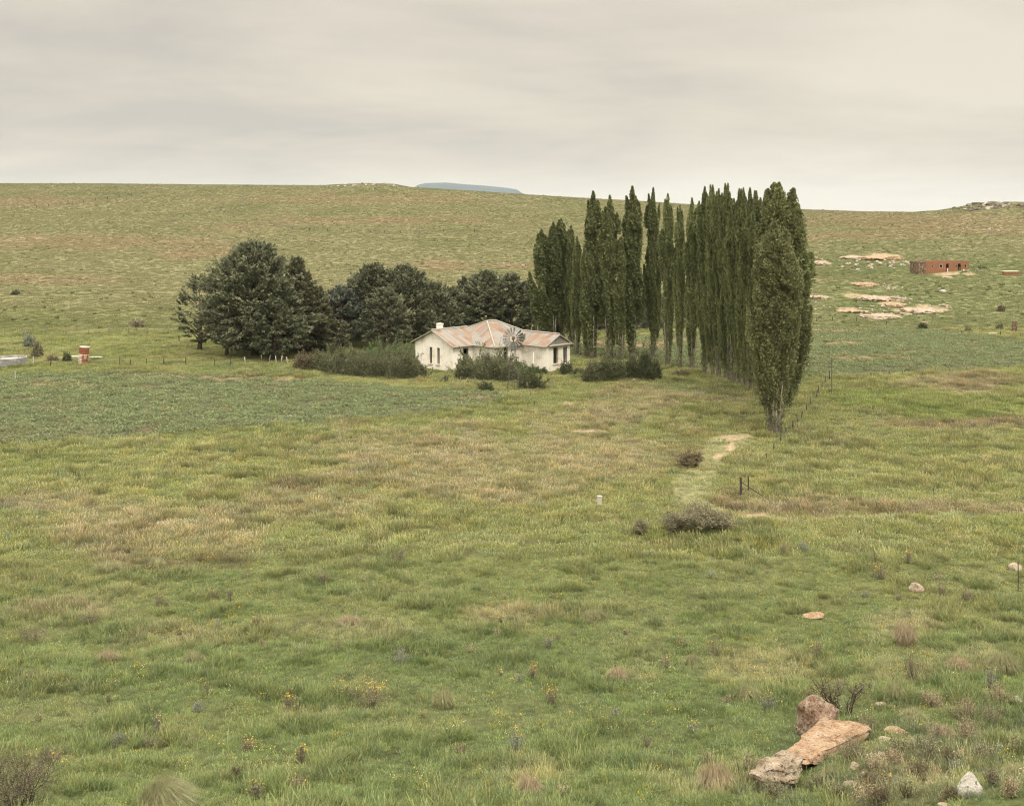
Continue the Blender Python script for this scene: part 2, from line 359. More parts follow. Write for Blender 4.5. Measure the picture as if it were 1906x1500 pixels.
# ------------------------------------------------------------------ scattering: one 'stuff' object, real geometry instanced on points
def scatter(name, label, P, rot, scl, idx, tint, sources, mat):
    """P (N,3), rot (N,3), scl (N,), idx (N,), tint (N,3)"""
    N_ = len(P)
    coll = bpy.data.collections.new(name+'_sources')
    for k, me in enumerate(sources):
        if len(me.materials) == 0: me.materials.append(mat)
        so = bpy.data.objects.new('%s_source_%02d' % (name, k), me); coll.objects.link(so)
    me = bpy.data.meshes.new(name); me.vertices.add(N_); me.vertices.foreach_set('co', np.asarray(P, np.float32).reshape(-1))
    a = me.attributes.new('rot', 'FLOAT_VECTOR', 'POINT'); a.data.foreach_set('vector', np.asarray(rot, np.float32).reshape(-1))
    a = me.attributes.new('scl', 'FLOAT_VECTOR', 'POINT'); s3 = np.asarray(scl, np.float32); s3 = np.repeat(s3[:, None], 3, 1) if s3.ndim == 1 else s3
    a.data.foreach_set('vector', s3.reshape(-1))
    a = me.attributes.new('idx', 'INT', 'POINT'); a.data.foreach_set('value', np.asarray(idx, np.int32))
    a = me.attributes.new('tint', 'FLOAT_VECTOR', 'POINT'); a.data.foreach_set('vector', np.asarray(tint, np.float32).reshape(-1))
    o = link(name, me, None); tag(o, label, name.replace('_', ' '), None, 'stuff')
    g = bpy.data.node_groups.new(name+'_nodes', 'GeometryNodeTree')
    g.interface.new_socket('Geometry', in_out='INPUT', socket_type='NodeSocketGeometry'); g.interface.new_socket('Geometry', in_out='OUTPUT', socket_type='NodeSocketGeometry')
    gi = g.nodes.new('NodeGroupInput'); go = g.nodes.new('NodeGroupOutput'); ci = g.nodes.new('GeometryNodeCollectionInfo'); ci.inputs[0].default_value = coll
    ci.inputs['Separate Children'].default_value = True; ci.inputs['Reset Children'].default_value = True
    ip = g.nodes.new('GeometryNodeInstanceOnPoints'); ip.inputs['Pick Instance'].default_value = True
    def na(nm, dt):
        nd = g.nodes.new('GeometryNodeInputNamedAttribute'); nd.data_type = dt; nd.inputs[0].default_value = nm; return nd.outputs[0]
    L = g.links.new; L(gi.outputs[0], ip.inputs['Points']); L(ci.outputs[0], ip.inputs['Instance']); L(na('idx', 'INT'), ip.inputs['Instance Index'])
    L(na('rot', 'FLOAT_VECTOR'), ip.inputs['Rotation']); L(na('scl', 'FLOAT_VECTOR'), ip.inputs['Scale']); L(ip.outputs[0], go.inputs[0])
    md = o.modifiers.new('scatter', 'NODES'); md.node_group = g; return o

def blade_tuft(seed, n, spread, hmin, hmax, w, lean=.35, seedheads=0):
    """tuft of bent grass blades: each blade two quads + tip"""
    r = np.random.default_rng(seed)
    a = r.uniform(0, 2*PI, n); rr = spread*np.sqrt(r.random(n)); bx = rr*np.cos(a); by = rr*np.sin(a)
    h = r.uniform(hmin, hmax, n); da = a+r.normal(0, 1.2, n); ln = r.uniform(.1, 1, n)*lean+lean*.5*rr/max(spread, .01)
    wa = r.uniform(0, PI, n); wx = np.cos(wa)*w*.5*r.uniform(.6, 1.3, n); wy = np.sin(wa)*w*.5*r.uniform(.6, 1.3, n)
    dx = np.cos(da)*ln*h; dy = np.sin(da)*ln*h
    V = []
    p0 = np.stack([bx, by, -.03*np.ones(n)], -1); p1 = np.stack([bx+dx*.25, by+dy*.25, h*.5], -1); p2 = np.stack([bx+dx, by+dy, h*(1-.25*ln)], -1)
    W = np.stack([wx, wy, 0*wx], -1)
    V.append(np.stack([p0-W, p0+W, p1+W*.85, p1-W*.85], 1)); V.append(np.stack([p1-W*.85, p1+W*.85, p2+W*.2, p2-W*.2], 1))
    tone = [np.repeat(r.random(n)[None], 2, 0).reshape(-1)*.8]
    if seedheads:
        k = seedheads; a = r.uniform(0, 2*PI, k); rr = spread*np.sqrt(r.random(k)); b = np.stack([rr*np.cos(a), rr*np.sin(a), 0*a], -1)
        hh = hmax*r.uniform(1.0, 1.5, k); t = b+np.stack([np.cos(a)*.42*hh+.10*hh, np.sin(a)*.42*hh, hh*.9], -1); ww = np.stack([np.cos(a+1.5), np.sin(a+1.5), 0*a], -1)*w*.22
        m = b*.25+t*.75
        V.append(np.stack([b-ww, b+ww, m+ww, m-ww], 1)); V.append(np.stack([m-ww*1.2, m+ww*3, t+ww, t-ww], 1))
        tone.append(np.full(2*k, 1.0))
    return quads('tuft', np.concatenate(V, 0), np.concatenate(tone))
def grassmat():
    m, nt, out = newmat('grass_blades'); N = NT(nt)
    ti = N.n('ShaderNodeAttribute', attribute_name='tint', attribute_type='INSTANCER'); at = N.n('ShaderNodeAttribute', attribute_name='tone')
    tc = at.outputs['Fac']
    k = N.ramp(tc, [(0, (.92, 1.02, .88)), (.45, (1.5, 1.56, 1.38)), (.8, (2.15, 2.12, 1.95)), (1, (2.5, 2.3, 2.15))])
    c = N.mix(1, ti.outputs['Color'], k, 'MULTIPLY')
    d = N.n('ShaderNodeBsdfPrincipled', inp={'Base Color': c, 'Roughness': .65}); d.inputs['Specular IOR Level'].default_value = .2
    t = N.n('ShaderNodeBsdfTranslucent', inp={'Color': c}); mx = N.n('ShaderNodeMixShader', inp={0: .3})
    N.lnk(d.outputs[0], mx.inputs[1]); N.lnk(t.outputs[0], mx.inputs[2]); N.lnk(mx.outputs[0], out.inputs[0]); return m
GM = grassmat()

def sample_area(y0, y1, dens, edge=1.12, seed=0, pad=5):
    """random points in the wedge seen from the eye (with a margin), dens per m2"""
    r = np.random.default_rng(seed); hw = 953/FPX*edge
    A = hw*(y1*y1-y0*y0)+2*pad*(y1-y0); n = int(A*dens)
    Y = np.sqrt(r.random(n)*(y1*y1-y0*y0)+y0*y0); X = (r.random(n)*2-1)*(Y*hw+pad)
    return X, Y, r
STONY = [(1395, 1500), (1440, 1370), (1500, 1280), (1640, 1290), (1760, 1330), (1960, 1300), (2100, 1700), (1395, 1700)]
HOUSE = []   # footprints to keep clear of grass: (x, y, r)
def keep_clear(X, Y):
    k = np.ones(len(X), bool)
    for (x, y, rr) in HOUSE: k &= np.hypot(X-x, Y-y) > rr
    return k
def grass():
    # near meadow: fine tufts, blade by blade
    near = [blade_tuft(10+k, 52, .22, .06, .17, .013, .6, 1) for k in range(4)]+[blade_tuft(20+k, 64, .20, .10, .25, .014, .65, 5) for k in range(3)]+\
           [blade_tuft(30+k, 50, .26, .03, .09, .016, .8, 1) for k in range(3)]+[blade_tuft(40+k, 46, .20, .10, .24, .010, .5, 14) for k in range(2)]
    X, Y, r = sample_area(24, 66, 15, 1.15, 1, 3)
    cv = cover(X, Y)
    keep = (r.random(len(X)) > cv['bare']*1.1) & keep_clear(X, Y) & ((Y > 21)) & (r.random(len(X)) < np.where(cv['track'], .2, 1)) & (fbm(X/.7, Y/.7, 2, 90) > .25)
    stony = inpoly(cv['u'], cv['v'], STONY); keep &= (r.random(len(X)) < np.where(stony, .62, 1)); cv['stony'] = stony
    for (x_, y_, rr_) in ROCKS: keep &= np.hypot(X-x_, Y-y_) > rr_
    X, Y = X[keep], Y[keep]; cc = {k: (a[keep] if hasattr(a, '__len__') else a) for k, a in cv.items()}
    n = len(X); tall = fbm(X/1.6, Y/1.6, 3, 80)
    idx = np.where(tall > .58, r.integers(4, 7, n), np.where(tall < .42, r.integers(7, 10, n), r.integers(0, 4, n)))
    idx = np.where((cc['dry'] > .2) & (r.random(n) < .3), r.integers(10, 12, n), idx); idx = np.where(cc['stony'] & (r.random(n) < .6), r.integers(7, 10, n), idx)
    tint = cc['c']*r.uniform(.8, 1.25, n)[:, None]*np.stack([r.uniform(.9, 1.12, n), np.ones(n), r.uniform(.85, 1.2, n)], -1)
    tint = tint*(1.08-.30*sm(.42, .70, tall))[:, None]; tint = np.where((cc['stony'] & (fbm(X/.8, Y/.8, 2, 91) > .5))[:, None], tint*np.array((.80, .82, .95)), tint)
    P = np.stack([X, Y, terrain(X, Y)], -1); rot = np.stack([r.normal(0, .12, n), r.normal(.05, .12, n), r.uniform(0, 6.28, n)], -1)
    scatter('meadow_grass', 'dense green and tan meadow grass in the foreground', P, rot, np.clip(r.uniform(.75, 1.25, n)*.86*(1+np.maximum(tall-.52, 0)*2.8), .5, 1.5), idx, tint*1.0, near, GM)
    # middle distance: broader patches of grass
    mids = [blade_tuft(50+k, 130, .55, .08, .20, .030, .5, 10) for k in range(4)]+[blade_tuft(60+k, 130, .50, .14, .32, .030, .5, 14) for k in range(3)]+[blade_tuft(70+k, 110, .55, .06, .15, .034, .6, 4) for k in range(3)]
    X, Y, r = sample_area(66, 186, 3.4, 1.12, 2, 6)
    cv = cover(X, Y)
    keep = (r.random(len(X)) > cv['bare']*1.15) & keep_clear(X, Y) & ~cv['field'] & (r.random(len(X)) < np.where(cv['track'], .3, 1))
    X, Y = X[keep], Y[keep]; cc = {k: a[keep] for k, a in cv.items()}; n = len(X); tall = fbm(X/2.5, Y/3.5, 3, 82)
    idx = np.where((tall > .56), r.integers(4, 7, n), np.where(tall < .43, r.integers(7, 10, n), r.integers(0, 4, n))); idx = np.where(cc['track'], 7, idx)
    tint = cc['c']*r.uniform(.8, 1.22, n)[:, None]*np.stack([r.uniform(.92, 1.1, n), np.ones(n), r.uniform(.85, 1.2, n)], -1)
    tint = tint*(1.06-.24*sm(.42, .70, tall))[:, None]
    P = np.stack([X, Y, terrain(X, Y)], -1); rot = np.stack([r.normal(0, .08, n), r.normal(.05, .08, n), r.uniform(0, 6.28, n)], -1)
    scatter('pasture_grass', 'olive pasture grass around the farmhouse', P, rot, r.uniform(.7, 1.25, n), idx, tint, mids, GM)
    # tilled fields: low leafy clumps on clods
    crops = []
    for k in range(4):
        rr = np.random.default_rng(90+k); m_ = 60; C = np.stack([rr.normal(0, .30, m_), rr.normal(0, .22, m_), rr.uniform(.02, .20, m_)], -1)
        crops.append(quads('crop', leaves(C, np.stack([rr.normal(0, 1, m_), rr.normal(0, 1, m_), rr.uniform(.2, 1, m_)], -1), .17, .09, 95+k), rr.random(m_)*.7))
    X, Y, r = sample_area(84, 200, 2.6, 1.12, 3, 6); cv = cover(X, Y)
    rows = vnoise(X/1.6+Y/9, Y/.9, 77)
    keep = cv['field'] & (r.random(len(X)) > cv['bare']*.9) & (rows > .28); X, Y = X[keep], Y[keep]; n = len(X); cc = cv['c'][keep]
    tint = (cc*.4+np.array((.178, .198, .112))*.6)*1.0*r.uniform(.85, 1.15, n)[:, None]
    P = np.stack([X, Y, terrain(X, Y)+.01], -1); rot = np.stack([0*X, 0*X, r.uniform(0, 6.28, n)], -1)
    scatter('field_weeds', 'low bluish green leafy growth on the tilled fields', P, rot, r.uniform(.6, 1.35, n), idx=r.integers(0, 4, n), tint=tint, sources=crops, mat=GM)
    # hillside: tussocks scattered over short veld
    hl = [blade_tuft(110+k, 64, .60, .04, .15, .055, .6, 2) for k in range(3)]+[blade_tuft(120+k, 60, .28, .16, .38, .05, .4, 3) for k in range(2)]
    X, Y, r = sample_area(176, 660, 1.5, 1.06, 4, 10); cv = cover(X, Y)
    cl = fbm(X/6, Y/9, 3, 99)
    keep = ~cv['field'] & (r.random(len(X)) > cv['bare']*1.2) & keep_clear(X, Y) & (r.random(len(X)) < .8); X, Y = X[keep], Y[keep]; n = len(X); c0 = cv['c'][keep]; cl = cl[keep]
    dk = (r.random(n) < .012+.05*np.maximum(cl-.5, 0)*2)
    tint = c0*.70*r.uniform(.95, 1.05, n)[:, None]; tint = np.where(dk[:, None], c0*np.array((.5, .54, .5)), tint)
    idx = np.where(dk, r.integers(3, 5, n), r.integers(0, 3, n))
    P = np.stack([X, Y, terrain(X, Y)], -1); rot = np.stack([0*X, 0*X, r.uniform(0, 6.28, n)], -1)
    scatter('hillside_grass', 'short tussocky veld grass on the hillside', P, rot, r.uniform(.7, 1.4, n), idx, tint, hl, GM)
    # tiny yellow and pale wildflowers in the meadow
    fl = []
    for k in range(3):
        rr = np.random.default_rng(140+k); m_ = 9; C = np.stack([rr.normal(0, .10, m_), rr.normal(0, .10, m_), rr.uniform(.20, .34, m_)], -1)
        fl.append(quads('flower', leaves(C, np.stack([rr.normal(0, 1, m_), rr.normal(0, 1, m_), rr.normal(0, .2, m_)], -1), .035, .03, 150+k), np.full(m_, .3)))
    X, Y, r = sample_area(26, 95, .8, 1.1, 6, 2); d = fbm(X/4, Y/4, 3, 150); keep = (d > .53) & keep_clear(X, Y); X, Y = X[keep], Y[keep]; n = len(X)
    tint = np.where((r.random(n) < .7)[:, None], np.array((.62, .42, .05)), np.array((.5, .46, .33)))*r.uniform(.8, 1.1, n)[:, None]
    scatter('wildflowers', 'tiny yellow and cream wildflowers in the meadow', np.stack([X, Y, terrain(X, Y)], -1), np.stack([0*X, 0*X, r.uniform(0, 6.28, n)], -1), r.uniform(.7, 1.2, n), r.integers(0, 3, n), tint, fl, GM)
# ------------------------------------------------------------------ foliage materials
LM_POP = leafmat('poplar_leaves', (.062, .076, .034), (.355, .385, .165), .7, .3, .65)
LM_POPN = leafmat('near_poplar_leaves', (.064, .078, .034), (.36, .38, .165), .8, .3, .65)
LM_POPF = leafmat('nearest_poplar_leaves', (.075, .090, .040), (.38, .385, .18), .8, .3, .65)
LM_CYP = leafmat('cypress_needles', (.032, .036, .022), (.27, .285, .17), .5, .12, .75)
LM_GREY = leafmat('grey_green_needles', (.055, .065, .048), (.240, .265, .200), .5, .12, .7)
LM_WARM = leafmat('olive_needles', (.040, .042, .024), (.25, .25, .135), .5, .12, .75)
LM_BUSH = leafmat('bramble_leaves', (.048, .052, .028), (.29, .305, .16), .9, .15, .6)
LM_DARKB = leafmat('dark_shrub_leaves', (.035, .045, .022), (.22, .24, .115), .9, .15, .6)
LM_RUST = leafmat('rusty_shrub_leaves', (.060, .048, .028), (.32, .27, .155), .9, .15, .6)
LM_CREEP = leafmat('creeper_leaves', (.055, .090, .032), (.200, .255, .110), 1.5, .15, .6)
LM_GREYW = leafmat('silvery_weed_leaves', (.16, .18, .13), (.36, .38, .30), 3, .1, .7)
LM_SCRUB = leafmat('dry_scrub_leaves', (.13, .12, .07), (.36, .33, .21), 3, .1, .7)
LM_TUSS = leafmat('tussock_blades', (.17, .18, .085), (.46, .44, .25), 2, .2, .8)
LM_TUSSB = leafmat('dry_tussock_blades', (.22, .18, .11), (.54, .45, .30), 2, .2, .8)
W_POP = woodmat('pale_poplar_bark', (.09, .075, .058), (.36, .33, .27), 1.6, 3)
W_CYP = woodmat('dark_cypress_bark', (.045, .034, .025), (.15, .115, .085), 1.5, 4)
W_TWIG = woodmat('brown_twigs', (.09, .07, .055), (.24, .19, .14), 4, 3)
W_DTWIG = woodmat('dark_twigs', (.035, .026, .02), (.11, .085, .065), 4, 3)
W_POST = woodmat('weathered_posts', (.10, .085, .065), (.30, .27, .22), 3, 6)
W_POSTP = woodmat('pale_bleached_posts', (.35, .33, .28), (.62, .58, .50), 3, 6)
W_POSTD = woodmat('dark_iron_posts', (.035, .032, .028), (.10, .09, .075), 3, 6)
def flat(name, c, rough=.7, metal=0):
    m, nt, out = newmat(name); N = NT(nt); tc = N.n('ShaderNodeTexCoord'); nz = N.noise(tc.outputs['Object'], 6, 4, .6)
    cc = N.mix(nz, tuple(x*.75 for x in c), tuple(min(1, x*1.2) for x in c)); finish(N, out, cc, rough, .2, metal=metal); return m
M_YEL = flat('yellow_petals', (.70, .46, .05))

def spindle_leaves(r, base, axis, L, R, n, lsize, profile=None):
    """leaves filling the skin of an upright plume"""
    t = r.random(n)**.85
    if profile is None: rad = R*np.sin(PI*np.clip(t*.93+.05, 0, 1))**.65*(1-.35*t)
    else: rad = R*profile(t)
    a = r.uniform(0, 2*PI, n); lump = 1+.25*np.sin(a*3+t*14+r.uniform(0, 6))
    q = (r.uniform(.35, 1.08, n))*rad*lump
    up = unit(np.array(axis, float)); e1 = unit(np.cross(up, [0.3, 1, 0.1])); e2 = np.cross(up, e1)
    O = np.cos(a)[:, None]*e1+np.sin(a)[:, None]*e2
    C = np.array(base)+up*(t*L)[:, None]+O*q[:, None]
    D = O*.7+up*.9
    return C, D
def poplar_mesh(seed, H, W, dens, ls, low=.10, np_=40, tr=1.0):
    """fastigiate poplar: a bundle of upright plumes round the stems; returns crown mesh and trunk MB"""
    r = np.random.default_rng(seed); Cs = []; Ds = []; PT = []; T = MB()
    T.tube([(0, 0, -.3), (.05, .02, H*.10), (.0, .05, H*.4), (0, 0, H*.85)], [(.30+W*.03)*tr, (.20+W*.02)*tr, .12, .03], 9, tone=.5)
    for k in range(5 if tr < 1.5 else 12):
        a = r.uniform(0, 6.28); b = (.18+W*.03)*tr
        T.tube([(math.cos(a)*b, math.sin(a)*b, -.2), (math.cos(a)*b*1.1, math.sin(a)*b*1.1, H*.07), (math.cos(a)*W*.22, math.sin(a)*W*.22, H*.26)], [.13*tr, .08*tr, .04], 6)
    wob = r.uniform(0, 6.28, 3)
    def prof(h):       # crown half-width at relative height h
        return np.interp(h, [0, low, low+.08, .25, .42, .60, .78, .90, .97, 1], [.0, .20, .50, .84, 1.0, .98, .86, .66, .42, .15])*(1+.16*math.sin(float(h)*11+wob[0])+.10*math.sin(float(h)*23+wob[1]))
    for k in range(np_):
        h0 = low+(.80-low)*(k/np_)**.9+r.uniform(-.02, .02)
        L = H*r.uniform(.18, .30)*(1.15-h0*.5); L = min(L, H*1.0-h0*H)
        hm = h0+L/H*.5; w = float(prof(np.array(hm)))*W*.5; a = k*2.4+r.uniform(-.5, .5)
        R = W*r.uniform(.13, .26)*(.6+.4*min(1, w/(W*.5))); rr = max(0, w-R*.75)*r.uniform(.45, 1.38)
        b = (math.cos(a)*rr*.6, math.sin(a)*rr*.6, h0*H); ax = (math.cos(a)*rr*.55, math.sin(a)*rr*.55, L)
        n = int(dens*L*R*6.3)
        C, D = spindle_leaves(r, b, ax, np.linalg.norm(ax), R, n, ls); Cs.append(C); Ds.append(D); PT.append(np.full(n, r.random()))
        if k % 2 == 0: T.tube([(0, 0, max(h0*H-1.5, .5)), b, tuple(np.array(b)+np.array(ax)*.8)], [.08, .05, .015], 4)
    for k in range(4):  # leader and side tips
        o = r.normal(0, W*.11*k, 2); L = H*(.28-.05*k)
        C, D = spindle_leaves(r, (o[0], o[1], H-L-.035*H*k*max(1, W/2.4)), (0, 0, 1), L, W*.20, int(dens*L*W*.20*6), ls, lambda t: np.interp(t, [0, .3, .7, .9, 1], [.7, 1, .62, .35, .05])); Cs.append(C); Ds.append(D)
    n = int(dens*W*3)   # loose low shoots round the stem
    C = np.stack([r.normal(0, W*.09, n), r.normal(0, W*.09, n), r.uniform(low*.5, low*1.8, n)*H], -1); Cs.append(C); Ds.append(np.tile([0, 0, 1.0], (n, 1))+r.normal(0, .4, (n, 3)))
    C = np.concatenate(Cs); D = np.concatenate(Ds)
    V = leaves(C, D, ls, ls*.75, seed, .75)
    pt = np.concatenate(PT); pt = np.concatenate([pt, np.full(len(C)-len(pt), .5)])
    tn = np.random.default_rng(seed).random(len(C))*.60+.30*pt+.1
    return quads('poplar_crown', V, tn), T.mesh('poplar_trunk', True)

def needle_crown(seed, H, R, shape, nclump, per, ls, zlow=.12, sq=(1, 1), lean=0, droop=.2):
    """cypress / pine crown of branch-end sprays; returns crown mesh and limb mesh"""
    r = np.random.default_rng(seed); T = MB(); Cs = []; Ds = []; tn = []
    T.tube([(0, 0, -.4), (.1, 0, H*.12), (.15, .1, H*.4), (.0, .0, H*.86)], [R*.09+.08, R*.07+.05, R*.045+.03, .03], 8)
    def rad(h):
        if shape == 'dome': return np.interp(h, [0, .08, .22, .45, .65, .82, .93, 1], [.35, .72, .95, 1, .88, .62, .36, .06])
        if shape == 'cone': return np.interp(h, [0, .08, .25, .5, .75, .92, 1], [.3, .9, 1, .74, .42, .16, .02])
        if shape == 'open': return np.interp(h, [0, .1, .35, .6, .8, .93, 1], [.15, .5, 1, .9, .6, .35, .08])
        return np.interp(h, [0, .2, .5, .8, 1], [.3, .9, 1, .7, .1])
    big = r.uniform(0, 6.28, 8)
    for k in range(nclump):
        h = r.random()**.9 if shape != 'cone' else r.random()**1.25
        a = r.uniform(0, 2*PI); q = r.uniform(.42, 1.02)**.55
        lump = 1+.17*math.sin(3*a+big[0]+h*5)+.16*math.sin(5*a+big[1]-h*11)+.10*math.sin(9*a+h*23+big[2])
        rr = rad(h)*R*q*lump; z = (zlow+(1-zlow)*h)*H*(1+.0*q)
        p = np.array([math.cos(a)*rr*sq[0], math.sin(a)*rr*sq[1], z]); out = np.array([math.cos(a), math.sin(a), 0])
        L = r.uniform(.7, 1.35)*R*.17; n = int(per*r.uniform(.6, 1.3))
        t = r.random(n); side = r.normal(0, 1, (n, 3))*np.array([1, 1, .45])
        ax = unit(out*(1-.45*h)+np.array([0, 0, .75*h+.12-droop*(1-h)]))
        w = (.20+.5*(1-t))*L*.55
        C = p+ax*((t-.35)*L*1.5)[:, None]+side*w[:, None]*.8
        C[:, 2] -= droop*.5*L*(np.abs(side[:, 0])*.5)
        D = ax+side*.55+np.array([0, 0, .15])
        Cs.append(C); Ds.append(D); tn.append(np.full(n, r.random()*.5)+r.random(n)*.25+.3*t)
        if k % 5 == 0 and rr > .3: T.tube([(0.05, 0.05, max(z-rr*.55, zlow*H*.8)), tuple((p*np.array([.5, .5, 1]))-np.array([0, 0, rr*.18])), tuple(p)], [.035*R*.5+.02, .05, .015], 4)
    C = np.concatenate(Cs); D = np.concatenate(Ds)
    V = leaves(C, D, ls, ls*.30, seed, .45)
    return quads('needle_crown', V, np.concatenate(tn)), T.mesh('needle_trunk', True)

def bush_mesh(seed, rx, ry, rz, n, ls, asp=.55, lumps=12, shoots=.4):
    r = np.random.default_rng(seed); Cs = []; Ds = []; T = MB()
    for k in range(lumps):
        a = r.uniform(0, 6.28); q = r.uniform(.25, .60) if k else 0
        c = np.array([math.cos(a)*q*rx, math.sin(a)*q*ry, 0]); s = r.uniform(.32, .55)
        m_ = n//lumps; d = unit(r.normal(0, 1, (m_, 3))); d[:, 2] = np.abs(d[:, 2])
        q2 = r.uniform(.45, 1.06, m_)**.7*(1+.10*np.sin(d[:, 0]*9+k)+.10*np.sin(d[:, 1]*11+d[:, 2]*7+k*2))
        C = c+d*q2[:, None]*np.array([rx*s, ry*s, rz*r.uniform(.58, 1.0)]); Cs.append(C); Ds.append(d+np.array([0, 0, .4]))
        T.tube([tuple(c*.4+np.array([0, 0, -.1])), tuple(c*.8+np.array([0, 0, rz*.4])), tuple(c+np.array([r.normal(0, .1), r.normal(0, .1), rz*.75]))], [.05, .03, .01], 4)
    m_ = int(n*shoots*.4); k = r.integers(0, len(Cs), m_)      # stray shoots break the outline
    for kk in range(max(6, m_//14)):
        C0 = Cs[r.integers(0, len(Cs))]; p = C0[r.integers(0, len(C0))]; d = unit(p*np.array([1/rx, 1/ry, 1/rz])+np.array([0, 0, .5])+r.normal(0, .25, 3)); L = rz*r.uniform(.12, .30)
        Cs.append(p+d*np.linspace(0, L, 12)[:, None]+r.normal(0, ls*.4, (12, 3))); Ds.append(np.tile(d, (12, 1)))
    C = np.concatenate(Cs); D = np.concatenate(Ds); C[:, 2] = np.maximum(C[:, 2], .02)
    return quads('bush_leaves', leaves(C, D, ls, ls*asp, seed, .8), None), T.mesh('bush_stems', True)

def twig_mesh(seed, R, Hh, n0=9, depth=3, r0=.02, spread=1.0, leaf=0):
    """bare twiggy shrub; returns twigs mesh and leaf centres"""
    rnd = random.Random(seed); T = MB(); tips = []
    def grow(p, d, L, rad, lev):
        pts = [p]; q = p; dd = d
        for s in range(3):
            dd = (dd+Vector((rnd.gauss(0, .22), rnd.gauss(0, .22), rnd.gauss(.04, .14)))).normalized(); q = q+dd*L/3; pts.append(q)
        T.tube(pts, [rad, rad*.85, rad*.7, rad*.5], 4 if lev == 0 else 3, cap=False, tone=rnd.random())
        tips.append(pts[-1]); tips.append(pts[2])
        if lev < depth:
            for k in range(rnd.choice((2, 3, 3, 4))):
                b = pts[rnd.choice((1, 2, 3, 3))]; nd = (dd+Vector((rnd.gauss(0, .6), rnd.gauss(0, .6), rnd.gauss(.1, .4)))).normalized(); grow(b, nd, L*rnd.uniform(.5, .8), rad*.58, lev+1)
    for k in range(n0):
        a = rnd.uniform(0, 6.28); e = rnd.uniform(.25, 1.1)*spread; d = Vector((math.cos(a)*e, math.sin(a)*e, 1)).normalized()
        o = Vector((math.cos(a)*R*.12, math.sin(a)*R*.12, -.03)); grow(o, d, Hh*rnd.uniform(.38, .6), r0, 0)
    return T.mesh('twigs'), np.array([tuple(t) for t in tips])

def plant(name, label, cat, group, loc, crown, cmat, trunk, tmat, rz=0, sc=1, cn='crown', tn='trunk'):
    e = empty(name, loc, label, cat, group, rz, sc)
    link(cn, crown, cmat, e)
    if trunk is not None: link(tn, trunk, tmat, e)
    return e
def bushat(px, py, wpx, hpx, label, mat=None, name='bush', group=None, n=None, seed=0, ls=None, deep=.9, cat='bush', dy=0):
    g = G(px, py); m = g.y/FPX; rx = wpx*m*.5; rz = hpx*m; ry = rx*deep
    if ls is None: ls = max(.09, 2.5*m)
    if n is None: n = int(min(16000, 48*(rx*ry+rx*rz*2)/(ls*ls*25)*14))
    c, t = bush_mesh(seed+int(px), rx/.9, ry/.9, rz, n, ls)
    return plant(name, label, cat, group, (g.x, g.y+ry*.6+dy, gz(g.x, g.y+ry*.6+dy)-.03), c, mat or LM_BUSH, t, W_TWIG, cn='foliage', tn='stems')

# ------------------------------------------------------------------ poplars
def at(px, Y): X = (px-CX)/FPX*Y; return (X, Y, gz(X, Y)-.05)
def Hof(top, Y): return CAMZ+(CY-top)*Y/FPX
POP = [poplar_mesh(201, 20, 2.3, 85, .25, .09, 30), poplar_mesh(202, 20, 2.0, 85, .25, .10, 25), poplar_mesh(203, 20, 2.7, 78, .26, .08, 34), poplar_mesh(204, 20, 3.4, 68, .26, .08, 40)]
POPB = [poplar_mesh(211, 20, 2.3, 80, .25, .10, 27), poplar_mesh(212, 20, 2.0, 80, .25, .08, 23), poplar_mesh(213, 20, 2.7, 75, .26, .09, 30), poplar_mesh(214, 20, 3.4, 66, .26, .07, 36)]
# px of the crown axis, top py, depth in metres, crown width px, label tail
back = [(1008, 427, 163, 40, 0, 'lowest poplar at the left end of the row, its foot hidden by the white farmhouse'),
        (1030, 414, 163, 36, 1, 'pointed poplar second from the left end of the row, above the farmhouse gable'),
        (1044, 408, 164, 44, 2, 'broad topped poplar third from the left end of the row'),
        (1063, 420, 162, 26, 1, 'short slim poplar just left of the first very tall poplar'),
        (1074, 440, 155, 24, 0, 'short narrow poplar beside the right end of the farmhouse'),
        (1104, 356, 152, 44, 2, 'first very tall poplar counted from the farmhouse, with a thick crown'),
        (1092, 448, 153, 26, 1, 'low slim poplar tucked against the left side of the first very tall poplar'),
        (1135, 364, 151, 38, 0, 'tall poplar with a pointed tip and pale bare trunk, second tall one from the farmhouse'),
        (1155, 445, 150, 26, 1, 'low slim poplar filling the gap before the third very tall poplar'),
        (1177, 347, 151, 42, 2, 'very tall poplar with a thick crown right behind the round green bush'),
        (1216, 350, 152, 29, 0, 'slender very tall poplar with open hillside visible on its left'),
        (1243, 361, 146, 27, 1, 'slender tall poplar with a forked lower crown between two gaps'),
        (1266, 382, 144, 21, 1, 'thinnest poplar of the row, with a wispy crown'),
        (1288, 369, 142, 30, 0, 'slim dark poplar standing just before the dense avenue begins')]
for i, (px, top, Y, w, k, lab) in enumerate(back):
    X, Y_, z = at(px, Y); H = Hof(top, Y)-z; W = w*Y/FPX; base = (2.3, 2.0, 2.7, 3.4)[k]
    plant('poplar_tree', lab, 'poplar', 'row of tall poplars', (X, Y, z), (POP, POPB)[i % 2][k][0], LM_POP, (POP, POPB)[i % 2][k][1], W_POP, rz=i*1.7, sc=(W/base*1.05, W/base*1.05, H/20))
front = [(1312, 348, 139.5, 44, 2), (1327, 345, 138, 46, 3), (1338, 352, 136.5, 40, 0), (1350, 342, 135, 46, 3), (1358, 358, 133.5, 44, 2), (1366, 370, 132, 40, 0), (1376, 352, 130.5, 48, 3),
         (1386, 362, 129, 46, 2), (1396, 350, 127.5, 50, 3), (1408, 356, 125.5, 52, 3), (1424, 360, 123.5, 50, 2)]
